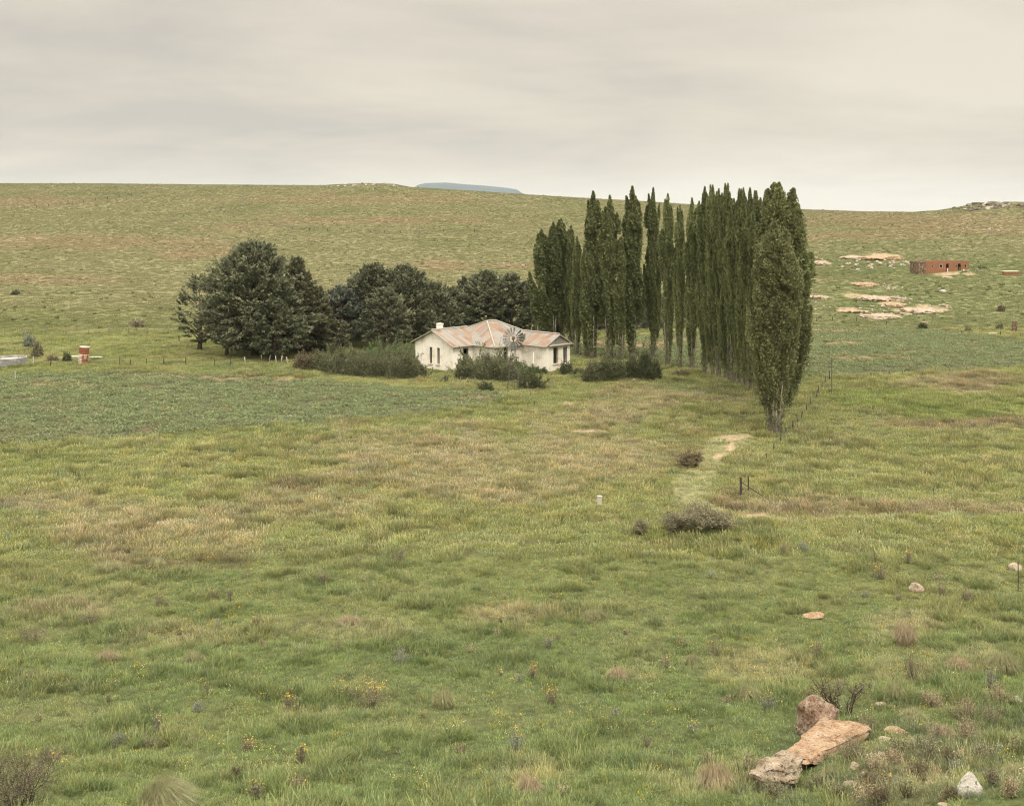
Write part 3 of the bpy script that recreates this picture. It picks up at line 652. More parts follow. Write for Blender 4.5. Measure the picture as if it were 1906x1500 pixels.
for i, (px, top, Y, w, k) in enumerate(front):
    w = w*.74
    X, Y_, z = at(px, Y); H = Hof(top, Y)-z; W = w*Y/FPX; base = (2.3, 2.0, 2.7, 3.4)[k]
    lab = 'poplar in the dense dark avenue between the thin row and the nearest tree'
    if i == 0: lab = 'first poplar of the dense avenue, its pale foot next to the gap in the row'
    plant('poplar_tree', lab, 'poplar', 'row of tall poplars' if i == 0 else 'poplars packed in the dense avenue', (X, Y, z), (POP, POPB)[i % 2][k][0], LM_POP, (POP, POPB)[i % 2][k][1], W_POP, rz=i*2.3+.4, sc=(W/base*1.05, W/base*1.05, H/20))
big = poplar_mesh(301, 20, 5.2, 62, .22, .07, 54)
X, Y, z = at(1450, 109); plant('poplar_tree', 'tallest widest poplar, directly behind the lighter nearest tree', 'poplar', None, (X, Y, z), big[0], LM_POPN, big[1], W_POP, .3, (.93, .95, (Hof(340, 109)-z)/20))
X, Y, z = at(1463, 116); plant('poplar_tree', 'poplar peeping out on the right side of the tallest poplar, with a spiky tip', 'poplar', None, (X, Y, z), POP[3][0], LM_POP, POP[3][1], W_POP, 1.3, (1.25, 1.25, (Hof(372, 116)-z)/20))
X, Y, z = at(1477, 121); plant('poplar_tree', 'rightmost poplar, a thin dark sliver against the field', 'poplar', None, (X, Y, z), POP[2][0], LM_POP, POP[2][1], W_POP, 2.3, (1.0, 1.0, (Hof(390, 121)-z)/20))
fr = poplar_mesh(302, 17.8, 4.15, 90, .18, .075, 58, 1.5)
X, Y, z = at(1441, 101.6); plant('poplar_tree', 'nearest poplar, lighter green and broad, with a rugged short grey trunk', 'poplar', None, (X, Y, z), fr[0], LM_POPF, fr[1], W_POP, 0, (1, 1, (Hof(408, 101.6)-z)/17.8))

# ------------------------------------------------------------------ dark evergreens
def evergreen(px, top, Y, wpx, shape, label, mat=None, nc=None, per=34, zlow=.1, seed=0, ls=.5, droop=.2, sq=(1, .9), name='evergreen_tree', group='dark evergreens behind the farmhouse'):
    X, Y_, z = at(px, Y); H = Hof(top, Y)-z; R = wpx*Y/FPX*.5
    if nc is None: nc = int(3.1*(R*H*2.6+R*R*2))
    nc = min(nc, 950)
    c, t = needle_crown(400+seed, H, R, shape, nc, per, ls, zlow, sq, 0, droop)
    return plant(name, label, 'tree', group, (X, Y, z), c, mat or LM_CYP, t, W_CYP)
evergreen(371, 516, 160, 96, 'open', 'small open tree alone at the far left end of the grove', None, 150, 30, .12, 1, .45, 0)
evergreen(421, 560, 155, 70, 'open', 'low tree with splayed bare branches between the lone tree and great cypress', None, 110, 30, .16, 2, .42, 0)
evergreen(474, 457, 154, 172, 'dome', 'great dome shaped cypress, tallest of the left grove', None, 900, 44, .08, 3, .55, .45)
evergreen(552, 486, 157, 122, 'cone', 'cone shaped cypress leaning against the right side of the great dome', LM_WARM, 560, 40, .06, 4, .5, .25)
evergreen(510, 560, 150, 96, 'dome', 'low bushy cypress with drooping skirts in front of the great dome', None, 330, 40, .14, 5, .48, .45)
evergreen(592, 540, 158, 92, 'cone', 'olive brown conifer sloping down at the right edge of the left grove', LM_WARM, 300, 36, .04, 6, .45, .2)
evergreen(634, 538, 163, 104, 'dome', 'silvery grey green conifer between the two dark groves', LM_GREY, 380, 36, .10, 7, .42, .2)
evergreen(716, 540, 158, 90, 'dome', 'low dark spreading cypress in front of the two rounded trees', None, 260, 38, .16, 21, .5, .3)
evergreen(838, 538, 176, 84, 'dome', 'low dark tree filling the belt above the left wing roof', None, 220, 34, .05, 22, .48, .1)
evergreen(610, 556, 170, 70, 'dome', 'dark low conifer behind the silvery one, on its left side', None, 240, 34, .05, 23, .48, .2)
evergreen(668, 512, 172, 70, 'dome', 'dark conifer rising behind the silvery one', None, 240, 34, .1, 8, .5, .1)
evergreen(694, 498, 166, 112, 'dome', 'rounded dark tree with a thick bare trunk, left of the farmhouse chimney group', None, 560, 38, .20, 9, .5, .1)
evergreen(750, 500, 168, 124, 'dome', 'broad rounded dark tree, highest of the grove left of the chimney', None, 620, 38, .10, 10, .5, .1)
evergreen(812, 530, 170, 84, 'dome', 'smaller dark tree just above and left of the chimney', None, 300, 34, .05, 11, .48, .1)
evergreen(868, 518, 178, 76, 'open', 'loose branched dark tree with bright gaps right above the hipped roof', None, 170, 34, .12, 12, .5, 0)
evergreen(908, 510, 175, 100, 'dome', 'wide dark tree behind the roof peak', None, 430, 36, .12, 13, .5, .1)
evergreen(950, 513, 174, 84, 'dome', 'dark tree behind the windmill wheel', None, 330, 36, .08, 14, .5, .1)
evergreen(985, 520, 172, 40, 'cone', 'narrow dark conifer where the grove meets the poplars', None, 220, 34, .02, 15, .48, .1)
evergreen(1172, 545, 186, 80, 'dome', 'pale grey green shrubby tree glimpsed between poplar trunks behind the round bush', LM_GREY, 300, 32, .02, 16, .42, .1)
evergreen(1225, 550, 190, 60, 'dome', 'grey green shrubby tree glimpsed through the gap of the slender poplars', LM_GREY, 220, 32, .02, 17, .42, .1)
evergreen(1300, 545, 192, 64, 'dome', 'grey green shrubby tree glimpsed behind the start of the dense avenue', LM_GREY, 220, 32, .02, 18, .42, .1)
evergreen(1070, 560, 184, 90, 'dome', 'dark shrubby tree glimpsed behind the left poplars', None, 260, 32, .02, 19, .45, .1)
evergreen(1125, 575, 186, 60, 'dome', 'low dark shrubby tree glimpsed behind the third poplar gap', None, 200, 32, .02, 20, .45, .1)

# ------------------------------------------------------------------ bushes round the house
hg = 'bramble hedge left of the farmhouse'
bushat(572, 688, 60, 32, 'low rusty bramble bush at the left end of the hedge', LM_RUST, group=hg, seed=1)
bushat(612, 694, 78, 40, 'olive bramble bush second from the left in the hedge', group=hg, seed=2)
bushat(652, 700, 84, 45, 'large middle bramble bush of the hedge', group=hg, seed=3)
bushat(700, 703, 92, 48, 'broad dark bramble bush of the hedge, before the wall end', group=hg, seed=4)
bushat(748, 706, 82, 50, 'tall bramble bush at the right end of the hedge, against the white gable', group=hg, seed=5)
bushat(690, 682, 70, 36, 'pale topped bush showing above the hedge in its second row', LM_CREEP, group=hg, seed=6)
bushat(742, 680, 74, 40, 'rounded pale green bush showing above the hedge beside the gable', LM_CREEP, group=hg, seed=7)
bushat(778, 700, 36, 26, 'small spiky shrub at the foot of the white gable', LM_DARKB, seed=8)
bushat(780, 706, 22, 10, 'tiny clump before the hedge end', LM_RUST, seed=9)
bushat(872, 706, 62, 42, 'bramble bush before the arched side window', seed=10, group='brambles in front of the farmhouse')
bushat(912, 712, 86, 58, 'large bramble mound hiding the farmhouse door', seed=11, dy=1.0, group='brambles in front of the farmhouse')
bushat(940, 716, 62, 40, 'dark bramble bush around the windmill legs', seed=12, dy=2.0, group='brambles in front of the farmhouse')
bushat(985, 725, 54, 34, 'low dark shrub right of the windmill legs', LM_DARKB, seed=13)
bushat(905, 728, 34, 16, 'low scrub at the left foot of the windmill', LM_DARKB, seed=14)
bushat(924, 736, 14, 8, 'brown tuft in the grass before the windmill', LM_RUST, seed=15)
bushat(958, 692, 54, 22, 'ivy like creeper spreading at the foot of the recessed porch wall', LM_CREEP, name='creeper', cat='creeper', seed=16, deep=.5)
bushat(995, 697, 50, 14, 'low green creeper over the ruined porch step', LM_CREEP, name='creeper', cat='creeper', seed=17, deep=.4)
bushat(1054, 698, 26, 26, 'dark shrub growing under the broken end window', LM_DARKB, seed=18)
bushat(1075, 699, 26, 12, 'spiky low plant right of the farmhouse corner', LM_DARKB, seed=19)
bushat(1108, 712, 62, 38, 'olive bush before the left poplar trunks', LM_BUSH, seed=20)
bushat(1142, 710, 50, 48, 'dark topped bush joined to the rusty bush', LM_DARKB, seed=21)
bushat(1192, 707, 62, 54, 'round dark green bush under the tall poplars', LM_DARKB, seed=22)
bushat(1218, 706, 24, 44, 'narrow dark bush clinging to a poplar trunk', LM_DARKB, seed=23)
bushat(1268, 700, 36, 10, 'thin weedy shrub in the grass under the slender poplars', LM_RUST, seed=24)
# shrubs near the tanks
bushat(54, 650, 26, 26, 'thin grey green shrub beside the corrugated tank', LM_GREYW, seed=25)
bushat(68, 668, 24, 34, 'olive shrub behind the short white post', LM_SCRUB, seed=26)
bushat(96, 676, 24, 14, 'low dark shrub between the two tanks', LM_RUST, seed=27)
bushat(122, 676, 18, 22, 'dark shrub left of the rusty leaning silo', LM_DARKB, seed=28)
bushat(176, 674, 24, 8, 'low green weeds right of the rusty leaning silo', LM_CREEP, seed=29)
bushat(252, 610, 34, 18, 'sparse grey brown shrub alone on the slope behind the fence', LM_SCRUB, seed=30, n=900)
bushat(26, 549, 18, 10, 'small dark shrub alone on the left hillside', LM_DARKB, seed=31)
bushat(1865, 580, 14, 12, 'round brown shrub alone on the right slope', LM_RUST, seed=32)
bushat(1720, 612, 16, 12, 'dark shrub on the right field edge, nearer the rocks', LM_DARKB, seed=33)
bushat(1804, 619, 14, 9, 'dark shrub on the right field edge, middle one', LM_DARKB, seed=34)
bushat(1864, 615, 20, 10, 'dark shrub on the right field edge left of the stone pillar', LM_DARKB, seed=35)
bushat(1830, 500, 16, 5, 'low weeds beside the brick shed yard', LM_DARKB, seed=36)
# thorny shrubs in the meadow
def twiggy(px, py, wpx, hpx, label, n0, seed, leafmat_, depth=3, r0=.018, name='thorn_bush', nl=1, ls=.05, cat='thorn bush', tm=None):
    g = G(px, py); m = g.y/FPX; R = wpx*m*.5; H = hpx*m
    tw, tips = twig_mesh(seed, R, H, n0, depth, r0, spread=R/H*.85)
    zmax = max(1e-3, tips[:, 2].max()); rmax = np.percentile(np.hypot(tips[:, 0], tips[:, 1]), 96)
    e = empty(name, (g.x, g.y, g.z-.03), label, cat, None, 0, (R/rmax, R/rmax, H/zmax)); link('twigs', tw, tm or W_TWIG, e)
    r = np.random.default_rng(seed); C = np.repeat(tips, nl, 0)+r.normal(0, H*.045, (len(tips)*nl, 3)); C[:, 2] = np.maximum(C[:, 2], .02)
    link('foliage', quads('twig_leaves', leaves(C, r.normal(0, 1, C.shape)+np.array([0, 0, .5]), ls, ls*.6, seed), None), leafmat_, e); return e
twiggy(1256, 992, 76, 46, 'dark thorn bush at the track bend, left half of the pair', 16, 51, LM_SCRUB, 4, .025, nl=2, ls=.08)
twiggy(1312, 986, 116, 54, 'wide thorn bush at the track bend, right half of the pair', 20, 52, LM_SCRUB, 4, .025, nl=2, ls=.08)
twiggy(1196, 992, 44, 30, 'thin grey thorn bush left of the dark pair', 10, 53, LM_SCRUB, 3, .02, nl=2, ls=.08)
twiggy(1285, 868, 48, 32, 'reddish dry shrub on the left bank of the track', 18, 54, LM_RUST, 3, .03, nl=3, ls=.12)
twiggy(36, 1505, 210, 135, 'large leafless grey thorn bush in the bottom left corner', 24, 55, LM_SCRUB, 4, .018, nl=1, ls=.03, tm=W_DTWIG)
twiggy(1572, 1330, 150, 84, 'bare thorny shrub rising behind the long sandstone slab', 9, 56, LM_RUST, 3, .032, nl=1, ls=.045, tm=W_DTWIG)
twiggy(1628, 1048, 16, 30, 'thin dry stalk shrub standing in the meadow', 7, 57, LM_RUST, 2, .012, nl=2, ls=.05)
# ------------------------------------------------------------------ farmhouse
def plaster():
    m, nt, out = newmat('aged_whitewash'); N = NT(nt); P = N.n('ShaderNodeNewGeometry').outputs['Position']
    n1 = N.noise(P, .9, 6, .65); n2 = N.noise(P, 4, 4, .6); n3 = N.noise(N.map(P, (3, 3, .35)), 1, 4, .6)
    c = N.ramp(n1, [(.34, (.68, .59, .46)), (.43, (.88, .84, .74)), (.6, (.93, .90, .82))])
    c = N.mix(N.math('MULTIPLY', N.ramp(n2, [(.52, (0, 0, 0)), (.68, (1, 1, 1))]), .35), c, (.58, .47, .35))
    c = N.mix(N.math('MULTIPLY', N.ramp(n3, [(.60, (0, 0, 0)), (.72, (1, 1, 1))]), .45), c, (.55, .40, .27))
    finish(N, out, c, .9, .1, n2, .4, .02); return m
def rustroof():
    m, nt, out = newmat('rusty_corrugated_iron'); N = NT(nt); uv = N.n('ShaderNodeUVMap', uv_map='UVMap').outputs[0]
    sx = N.n('ShaderNodeSeparateXYZ'); N.lnk(uv, sx.inputs[0]); u, v = sx.outputs[0], sx.outputs[1]
    sheet = N.math('FLOOR', N.math('DIVIDE', u, .62)); row = N.math('FLOOR', N.math('DIVIDE', N.math('ADD', v, N.math('MULTIPLY', sheet, .37)), 2.6))
    cb = N.n('ShaderNodeCombineXYZ'); N.lnk(sheet, cb.inputs[0]); N.lnk(row, cb.inputs[1]); wn = N.n('ShaderNodeTexWhiteNoise', noise_dimensions='2D'); N.lnk(cb.outputs[0], wn.inputs['Vector'])
    st = N.noise(N.map(uv, (5.5, .5, 1)), 1, 5, .65); bl = N.noise(N.map(uv, (1, 1, 1)), 1.3, 5, .65)
    f = N.math('ADD', N.math('MULTIPLY', wn.outputs['Value'], .55), N.math('ADD', N.math('MULTIPLY', st, .95), N.math('MULTIPLY', bl, .35)))
    c = N.ramp(N.math('MULTIPLY', f, .6), [(.36, (.19, .19, .185)), (.52, (.31, .295, .27)), (.61, (.28, .22, .165)), (.70, (.27, .155, .095)), (.78, (.17, .09, .06))])
    seam = N.math('LESS_THAN', N.math('FRACT', N.math('DIVIDE', u, .62)), .07)
    c = N.mix(N.math('MULTIPLY', seam, .55), c, (.16, .13, .11))
    cor = N.math('SINE', N.math('MULTIPLY', u, 2*PI/.124))
    b = finish(N, out, c, .6, .3, cor, .6, .02, 0.15); return m
M_WALL = plaster(); M_ROOF = rustroof(); M_DARK = flat('interior_shade', (.035, .028, .022), .95); M_TRIM = flat('grey_weathered_trim', (.42, .39, .34)); M_SILL = flat('stained_sill', (.66, .56, .44))
M_FRAME = flat('dark_window_frame', (.10, .085, .07)); M_DOOR = flat('brown_door', (.14, .085, .05)); M_BEAM = flat('weathered_beam', (.30, .26, .21)); M_STEEL = flat('galvanised_steel', (.50, .50, .47), .5, .3); M_STEELD = flat('dull_steel', (.12, .11, .095), .6); M_BLADE = flat('weathered_blades', (.20, .20, .185), .6)
ORG = Vector((-1.95, 139.75, 0)); AX = Vector((.7071, -.7071, 0)); BX = Vector((.7071, .7071, 0)); HG = gz(-2, 143)
def hp(a, b, z=0): return ORG+AX*a+BX*b+Vector((0, 0, HG+z))
house = empty('farmhouse', hp(-4, 3), 'abandoned white farmhouse with rusty hipped and gabled iron roofs', 'house'); HI = Matrix.Translation(-house.location)
def hpart(name, mb, mat, parent=house, smooth=False):
    off = house.location
    mb.v = [tuple(Vector(p)-off) for p in mb.v]; return mb.build(name, mat, parent, smooth)
class Wall:
    def __init__(s, a0, b0, a1, b1, inset0=True):
        s.p0 = hp(a0, b0); s.p1 = hp(a1, b1); s.d = (s.p1-s.p0).normalized(); s.L = (s.p1-s.p0).length; s.n = Vector((-s.d.y, s.d.x, 0)); s.op = []; s.i0 = .3 if inset0 else 0
    def s_of(s, px):  # where the sight line at photo column px meets this wall
        k = (px-CX)/FPX; return (k*s.p0.y-s.p0.x)/(s.d.x-k*s.d.y)
    def z_of(s, sp, py): y = s.p0.y+s.d.y*sp; return CAMZ-(py-CY)*y/FPX-HG
    def open_px(s, x0, x1, y0, y1):
        a, b = sorted((s.s_of(x0), s.s_of(x1))); m_ = (a+b)/2; o = (a, b, s.z_of(m_, y1), s.z_of(m_, y0)); s.op.append(o); return o
    def pt(s, t, off, z): return s.p0+s.d*t+s.n*off+Vector((0, 0, z))
    def boxw(s, mb, t0, t1, z0, z1, o0=0, o1=.3):
        v = [s.pt(t, o, z) for z in (z0, z1) for (t, o) in ((t0, o0), (t1, o0), (t1, o1), (t0, o1))]
        mb.add(v, [(0,3,2,1),(4,5,6,7),(0,1,5,4),(1,2,6,5),(2,3,7,6),(3,0,4,7)])
    def emit(s, mb, top, z0=-.6):
        t = s.i0
        for (a, b, za, zb) in sorted(s.op):
            if a > t: s.boxw(mb, t, a, z0, top)
            s.boxw(mb, a, b, z0, za); s.boxw(mb, a, b, zb, top); t = b
        s.boxw(mb, t, s.L, z0, top)
WT = 2.98
# footprint corners (local a,b), counter-clockwise seen from above is not needed: n points inside
walls = []
def mk(a0, b0, a1, b1, inset=True):
    w = Wall(a0, b0, a1, b1, inset); 
    walls.append(w); return w
wG = mk(-10.07, -3.18, -3.54, -3.18); wS = mk(-3.54, -3.18, -3.54, 0, True); wF = mk(-3.54, 0, 0, 0, False); wR = mk(0, 0, 0, 4.52, True); wP = mk(0, 4.52, 3.92, 4.52, False); wE = mk(3.92, 4.52, 3.92, 8.32, True)
wB1 = mk(3.92, 8.32, 0, 8.32, True); wB2 = mk(0, 8.32, -10.07, 8.32, False); wL = mk(-10.07, 8.32, -10.07, -3.18, True)
g1 = wG.open_px(799.2, 804.2, 646, 676.5); g2 = wG.open_px(813.2, 818.3, 647.5, 678)
s1 = wS.open_px(862, 872, 648.5, 678); r1 = wR.open_px(937.5, 945.5, 646, 686); p1 = wP.open_px(958.5, 966, 652, 688)
e1 = wE.open_px(1030, 1038.8, 647, 676.8); e2 = wE.open_px(1048.3, 1055.8, 646, 676)
mb = MB()
for w in walls: w.emit(mb, WT)
# gable ends: thin prisms above the eave line
def tri(mb, p, q, apex, nrm, th=.3):
    a = [p, q, apex]; b = [x+nrm*th for x in a]; mb.add(a+b, [(0,1,2),(5,4,3),(0,3,4,1),(1,4,5,2),(2,5,3,0)])
tri(mb, hp(-10.07, -3.18, WT), hp(-3.54, -3.18, WT), hp(-6.8, -3.18, 4.42), BX)
hpart('wall', mb, M_WALL)
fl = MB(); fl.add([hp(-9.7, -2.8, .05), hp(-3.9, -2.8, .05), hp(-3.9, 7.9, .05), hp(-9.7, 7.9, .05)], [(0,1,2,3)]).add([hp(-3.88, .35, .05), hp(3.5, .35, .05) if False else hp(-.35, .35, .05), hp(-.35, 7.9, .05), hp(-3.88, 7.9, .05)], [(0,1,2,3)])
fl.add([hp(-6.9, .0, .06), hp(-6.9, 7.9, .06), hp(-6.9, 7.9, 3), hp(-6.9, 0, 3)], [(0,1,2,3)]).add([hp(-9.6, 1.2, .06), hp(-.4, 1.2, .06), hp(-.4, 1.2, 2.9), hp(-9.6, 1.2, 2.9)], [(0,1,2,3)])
fl.add([hp(1.6, 4.9, .06), hp(1.6, 8, .06), hp(1.6, 8, 2.9), hp(1.6, 4.9, 2.9)], [(0,1,2,3)]).add([hp(-1.4, .4, .06), hp(-1.4, 8, .06), hp(-1.4, 8, 2.9), hp(-1.4, .4, 2.9)], [(0,1,2,3)])  # near-black partitions added inside so the window openings read darker
hpart('floor_and_shade_panels', fl, M_DARK)
def roof_face(pts, udir, name=None, parent=None, th=.05):
    """one slope of iron sheeting with thickness; u runs along the eave, v down the slope"""
    me = bpy.data.meshes.new('roof_slope'); n = len(pts); pts = [Vector(p) for p in pts]
    nrm = (pts[1]-pts[0]).cross(pts[2]-pts[0]).normalized(); 
    if nrm.z < 0: pts = pts[::-1]; nrm = -nrm
    low = [p-nrm*th for p in pts]; off = house.location
    me.from_pydata([p-off for p in pts+low], [], [tuple(range(n)), tuple(range(2*n-1, n-1, -1))]+[(i, i+n, (i+1) % n+n, (i+1) % n) for i in range(n)])
    uvl = me.uv_layers.new(name='UVMap'); U = Vector(udir).normalized(); Vd = nrm.cross(U).normalized()
    for lp in me.loops:
        co = Vector(me.vertices[lp.vertex_index].co)+off-ORG; uvl.data[lp.index].uv = (co.dot(U)+3, co.dot(Vd)+3)
    o = link('roof', me, M_ROOF, house); return o
ez = 2.92; o_ = .38
A1 = hp(-5.03, 3.6, 5.2); A2 = hp(-5.03, 4.95, 5.2)
def main_edge(a, b): return hp(a, b, ez)
cL, cR, cRb, cLb = main_edge(-10.4, -.4), main_edge(.4, -.4), main_edge(.4, 8.8), main_edge(-10.4, 8.8)
# front (south) hip slope is cut by the left wing: keep it whole, the wing roof rises over it
roof_face([cL, cR, A1], AX); roof_face([cR, cRb, A2, A1], BX); roof_face([cRb, cLb, A2], AX); roof_face([cLb, cL, A1, A2], BX)
# left wing gable roof, ridge along b
zr = 4.52; rw = lambda a, b, z: hp(a, b, z)
Lr0 = rw(-6.8, -3.18-.32, zr); Lr1 = rw(-6.8, 2.35, zr)
sl = (zr-ez)/(3.26+o_)
roof_face([Lr0, rw(-3.54+o_, -3.5, ez), rw(-3.54+o_, -.35, ez+.02), Lr1], BX)
roof_face([rw(-6.8, -3.5, zr-.004), rw(-10.07-o_, -3.5, ez), rw(-10.07-o_, -.35, ez+.02), rw(-6.8, 2.35, zr-.004)], BX)
# right wing roof, ridge along a
zr2 = 4.12; bm = 6.42
roof_face([rw(-2.2, bm, zr2), rw(3.92+.12, bm, zr2), rw(3.92+.12, 4.52-o_, ez), rw(.36, 4.52-o_, ez+.02)], AX)
roof_face([rw(-2.2, bm, zr2-.004), rw(3.92+.12, bm, zr2-.004), rw(3.92+.12, 8.32+o_, ez), rw(.36, 8.32+o_, ez+.02)], AX)
# sheeted gable over the end wall, set on a projecting hood
roof_face([rw(3.92+.06, 4.62, ez+.06), rw(3.92+.06, 8.22, ez+.06), rw(3.92+.0, bm, zr2-.12)], BX, th=.06)
hd = MB(); hd.add([rw(3.9, 4.55, 2.86), rw(4.30, 4.55, 2.86), rw(4.30, 8.3, 2.86), rw(3.9, 8.3, 2.86), rw(3.9, 4.55, 3.0), rw(4.30, 4.55, 2.93), rw(4.30, 8.3, 2.93), rw(3.9, 8.3, 3.0)], [(0,3,2,1),(4,5,6,7),(0,1,5,4),(1,2,6,5),(2,3,7,6),(3,0,4,7)])
hpart('hood', hd, M_TRIM)
rf = [o for o in COL.objects if o.parent == house and o.name.startswith('roof')]
# ridge and hip cappings, fascia boards
cap = MB()
def bar(mb, p, q, r=.05, n=5): mb.tube([p, q], [r, r], n)
up = Vector((0, 0, .04))
for p, q, r_ in ((A1, A2, .09), (cR, A1, .085), (cRb, A2, .07), (cL, A1, .07), (cLb, A2, .07), (Lr0, rw(-6.8, 2.1, zr), .08), (rw(-1.9, bm, zr2), rw(4.06, bm, zr2), .08)): bar(cap, p+up, q+up, r_)
hpart('ridge_capping', cap, M_TRIM)
fb = MB()
dn = Vector((0, 0, -.09))
for p, q, r_ in ((rw(-3.14, -3.5, ez), rw(-3.14, -.4, ez), .075), (rw(-3.14, -.42, ez), cR, .075), (cR, rw(.42, 4.1, ez), .075), (rw(.42, 4.12, ez), rw(4.05, 4.12, ez), .075)): bar(fb, p+dn, q+dn, r_, 6)
hpart('gutter', fb, M_TRIM)
bb = MB()
for p, q in ((Lr0, rw(-3.14, -3.52, ez)), (Lr0, rw(-10.47, -3.52, ez)), (rw(4.08, bm, zr2), rw(4.08, 4.12, ez)), (rw(4.08, bm, zr2), rw(4.08, 8.72, ez))):
    bb = MB(); bar(bb, p+dn*.8, q+dn*.8, .07, 4); hpart('barge_board', bb, M_TRIM)
ch = MB(); cM = Matrix.Translation(hp(-7.15, -1.95, 0)) @ Matrix.Rotation(-PI/4, 4, 'Z')
ch.box((-.3, -.26, 3.9), (.3, .26, 5.05), cM).box((-.34, -.30, 5.052), (.34, .30, 5.16), cM)
hpart('chimney', ch, M_WALL)
# windows and doors
def window(w, o, arch=False, broken=False, bars=True, door=False):
    a, b, z0, z1 = o; mb = MB(); t = .05
    w.boxw(mb, a, a+t, z0, z1, .10, .17); w.boxw(mb, b-t, b, z0, z1, .10, .17); w.boxw(mb, a+t, b-t, z1-t, z1, .10, .17)
    if bars: w.boxw(mb, a+t, b-t, (z0+z1)/2+.1, (z0+z1)/2+.15, .11, .16)
    if broken: w.boxw(mb, (a+b)/2-.02, (a+b)/2+.02, z0, (z0+z1)/2+.1, .11, .16)
    root = hpart('door_frame' if door else 'window', mb, M_FRAME)
    if not door:
        sb = MB(); w.boxw(sb, a-.14, b+.14, z0-.12, z0-.003, -.10, .12); off = house.location; sb.v = [tuple(Vector(p)-off) for p in sb.v]; sb.build('sill', M_SILL, root)
    if arch:
        ab = MB(); pts = [w.pt(a-.05+(b-a+.1)*k/8, -.01, z1-.02+.12*math.sin(PI*k/8)) for k in range(9)]; ab.tube(pts, [.045]*9, 5); off = house.location; ab.v = [tuple(Vector(p)-off) for p in ab.v]; ab.build('arched_head', M_SILL, root)
    return root
window(wG, g1, bars=False); window(wG, g2, bars=False); window(wS, s1, True, True); window(wE, e1, True, bars=False); window(wE, e2, True, True); 
window(wR, r1, False, False, False, True); window(wP, p1, False, False, False, True)
db = MB(); wP.boxw(db, p1[0]+.06, p1[0]+.30, p1[2], p1[3]-.1, .18, .24); hpart('door', db, M_DOOR)
# plinth step of the ruined porch and the leftover beams
st = MB(); st.add([hp(.25, 3.0, -.3), hp(3.6, 3.0, -.3), hp(3.6, 3.5, -.3), hp(.25, 3.5, -.3), hp(.25, 3.0, .28), hp(3.6, 3.0, .28), hp(3.6, 3.5, .28), hp(.25, 3.5, .28)], [(0,3,2,1),(4,5,6,7),(0,1,5,4),(1,2,6,5),(2,3,7,6),(3,0,4,7)])
hpart('porch_step', st, M_SILL)
pb = MB()
for k, (z, a1_) in enumerate(((2.55, 2.9), (2.40, 2.6), (2.25, 3.2))): pb.tube([hp(.05, 4.2-.9*k*.5, z+.1), hp(a1_, 3.3-.5*k, z+.12*(k-1))], [.06, .055], 4)
pb.tube([hp(2.4, 3.3, 2.35), hp(3.3, 4.3, 2.6)], [.05, .05], 4)
hpart('porch_beam', pb, M_BEAM)
pp = MB(); pp.tube([hp(3.0, 3.2, 2.2), hp(3.25, 2.9, -.1)], [.045, .05], 6); hpart('porch_post', pp, M_WALL)
for a, b, r in ((-6.8, -1.6, 3.9), (-6.8, 4, 5), (-3.5, 4, 4.5), (-2, 3, 3), (-4, 1, 1), (2, 6.4, 2.4), (-6.8, 7, 4)):
    p = hp(a, b); HOUSE.append((p.x, p.y, r*.9))

# ------------------------------------------------------------------ windmill
wm_y = 127.0; wx = (955.5-CX)/FPX*wm_y; wz = gz(wx, wm_y)
mill = empty('windmill', (wx, wm_y, wz), 'skeletal farm windmill with a bladed wheel in front of the farmhouse', 'windmill'); hubz = CAMZ-(629.5-CY)*wm_y/FPX-wz
tw = MB(); hb = .62; ht = .13; top = hubz-.35
for k, (sx, sy) in enumerate(((1,1),(1,-1),(-1,-1),(-1,1))):
    lg = MB(); lg.tube([(sx*hb, sy*hb, -.2), (sx*ht, sy*ht, top)], [.045, .032], 5); lg.build('leg', M_STEELD, mill)
for lv in (.14, .40, .62, .82):
    w_ = hb+(ht-hb)*lv; z = top*lv; c = [(w_, w_, z), (w_, -w_, z), (-w_, -w_, z), (-w_, w_, z)]
    for i in range(4): tw.tube([c[i], c[(i+1) % 4]], [.028, .028], 4)
for a_, b_ in ((.14, .40), (.40, .62), (.62, .82)):
    wa, wb = hb+(ht-hb)*a_, hb+(ht-hb)*b_
    for (s1_, s2_) in (((1,1),(1,-1)), ((1,-1),(-1,-1)), ((-1,-1),(-1,1)), ((-1,1),(1,1))): tw.tube([(s1_[0]*wa, s1_[1]*wa, top*a_), (s2_[0]*wb, s2_[1]*wb, top*b_)], [.014, .014], 3)
tw.build('bracing', M_STEELD, mill)
pl = MB(); pl.box((-.58, -.5, top*.66), (.58, .5, top*.66+.06)); pl.build('platform', M_STEELD, mill)
hd_ = MB(); hd_.tube([(0, .35, top), (0, .35, hubz), (0, .1, hubz+.02)], [.06, .08, .06], 6).box((-.14, -.2, hubz-.14), (.14, .42, hubz+.16)).tube([(0, 0, top-.6), (0, 0, hubz)], [.05, .05], 6); hd_.build('gearbox', M_STEELD, mill)
wrot = Matrix.Translation((0, -.34, hubz)) @ Matrix.Rotation(.35, 4, 'Z')
wh = MB()
for rr in (.42, .86):
    pts = [wrot @ Vector((rr*math.cos(t*PI/18), 0, rr*math.sin(t*PI/18))) for t in range(37)]; wh.tube(pts, [.016]*37, 4, False)
wh.tube([wrot @ Vector((0, -.10, 0)), wrot @ Vector((0, .2, 0))], [.11, .11], 10)
wheel = wh.build('wheel', M_STEELD, mill)
bl = None
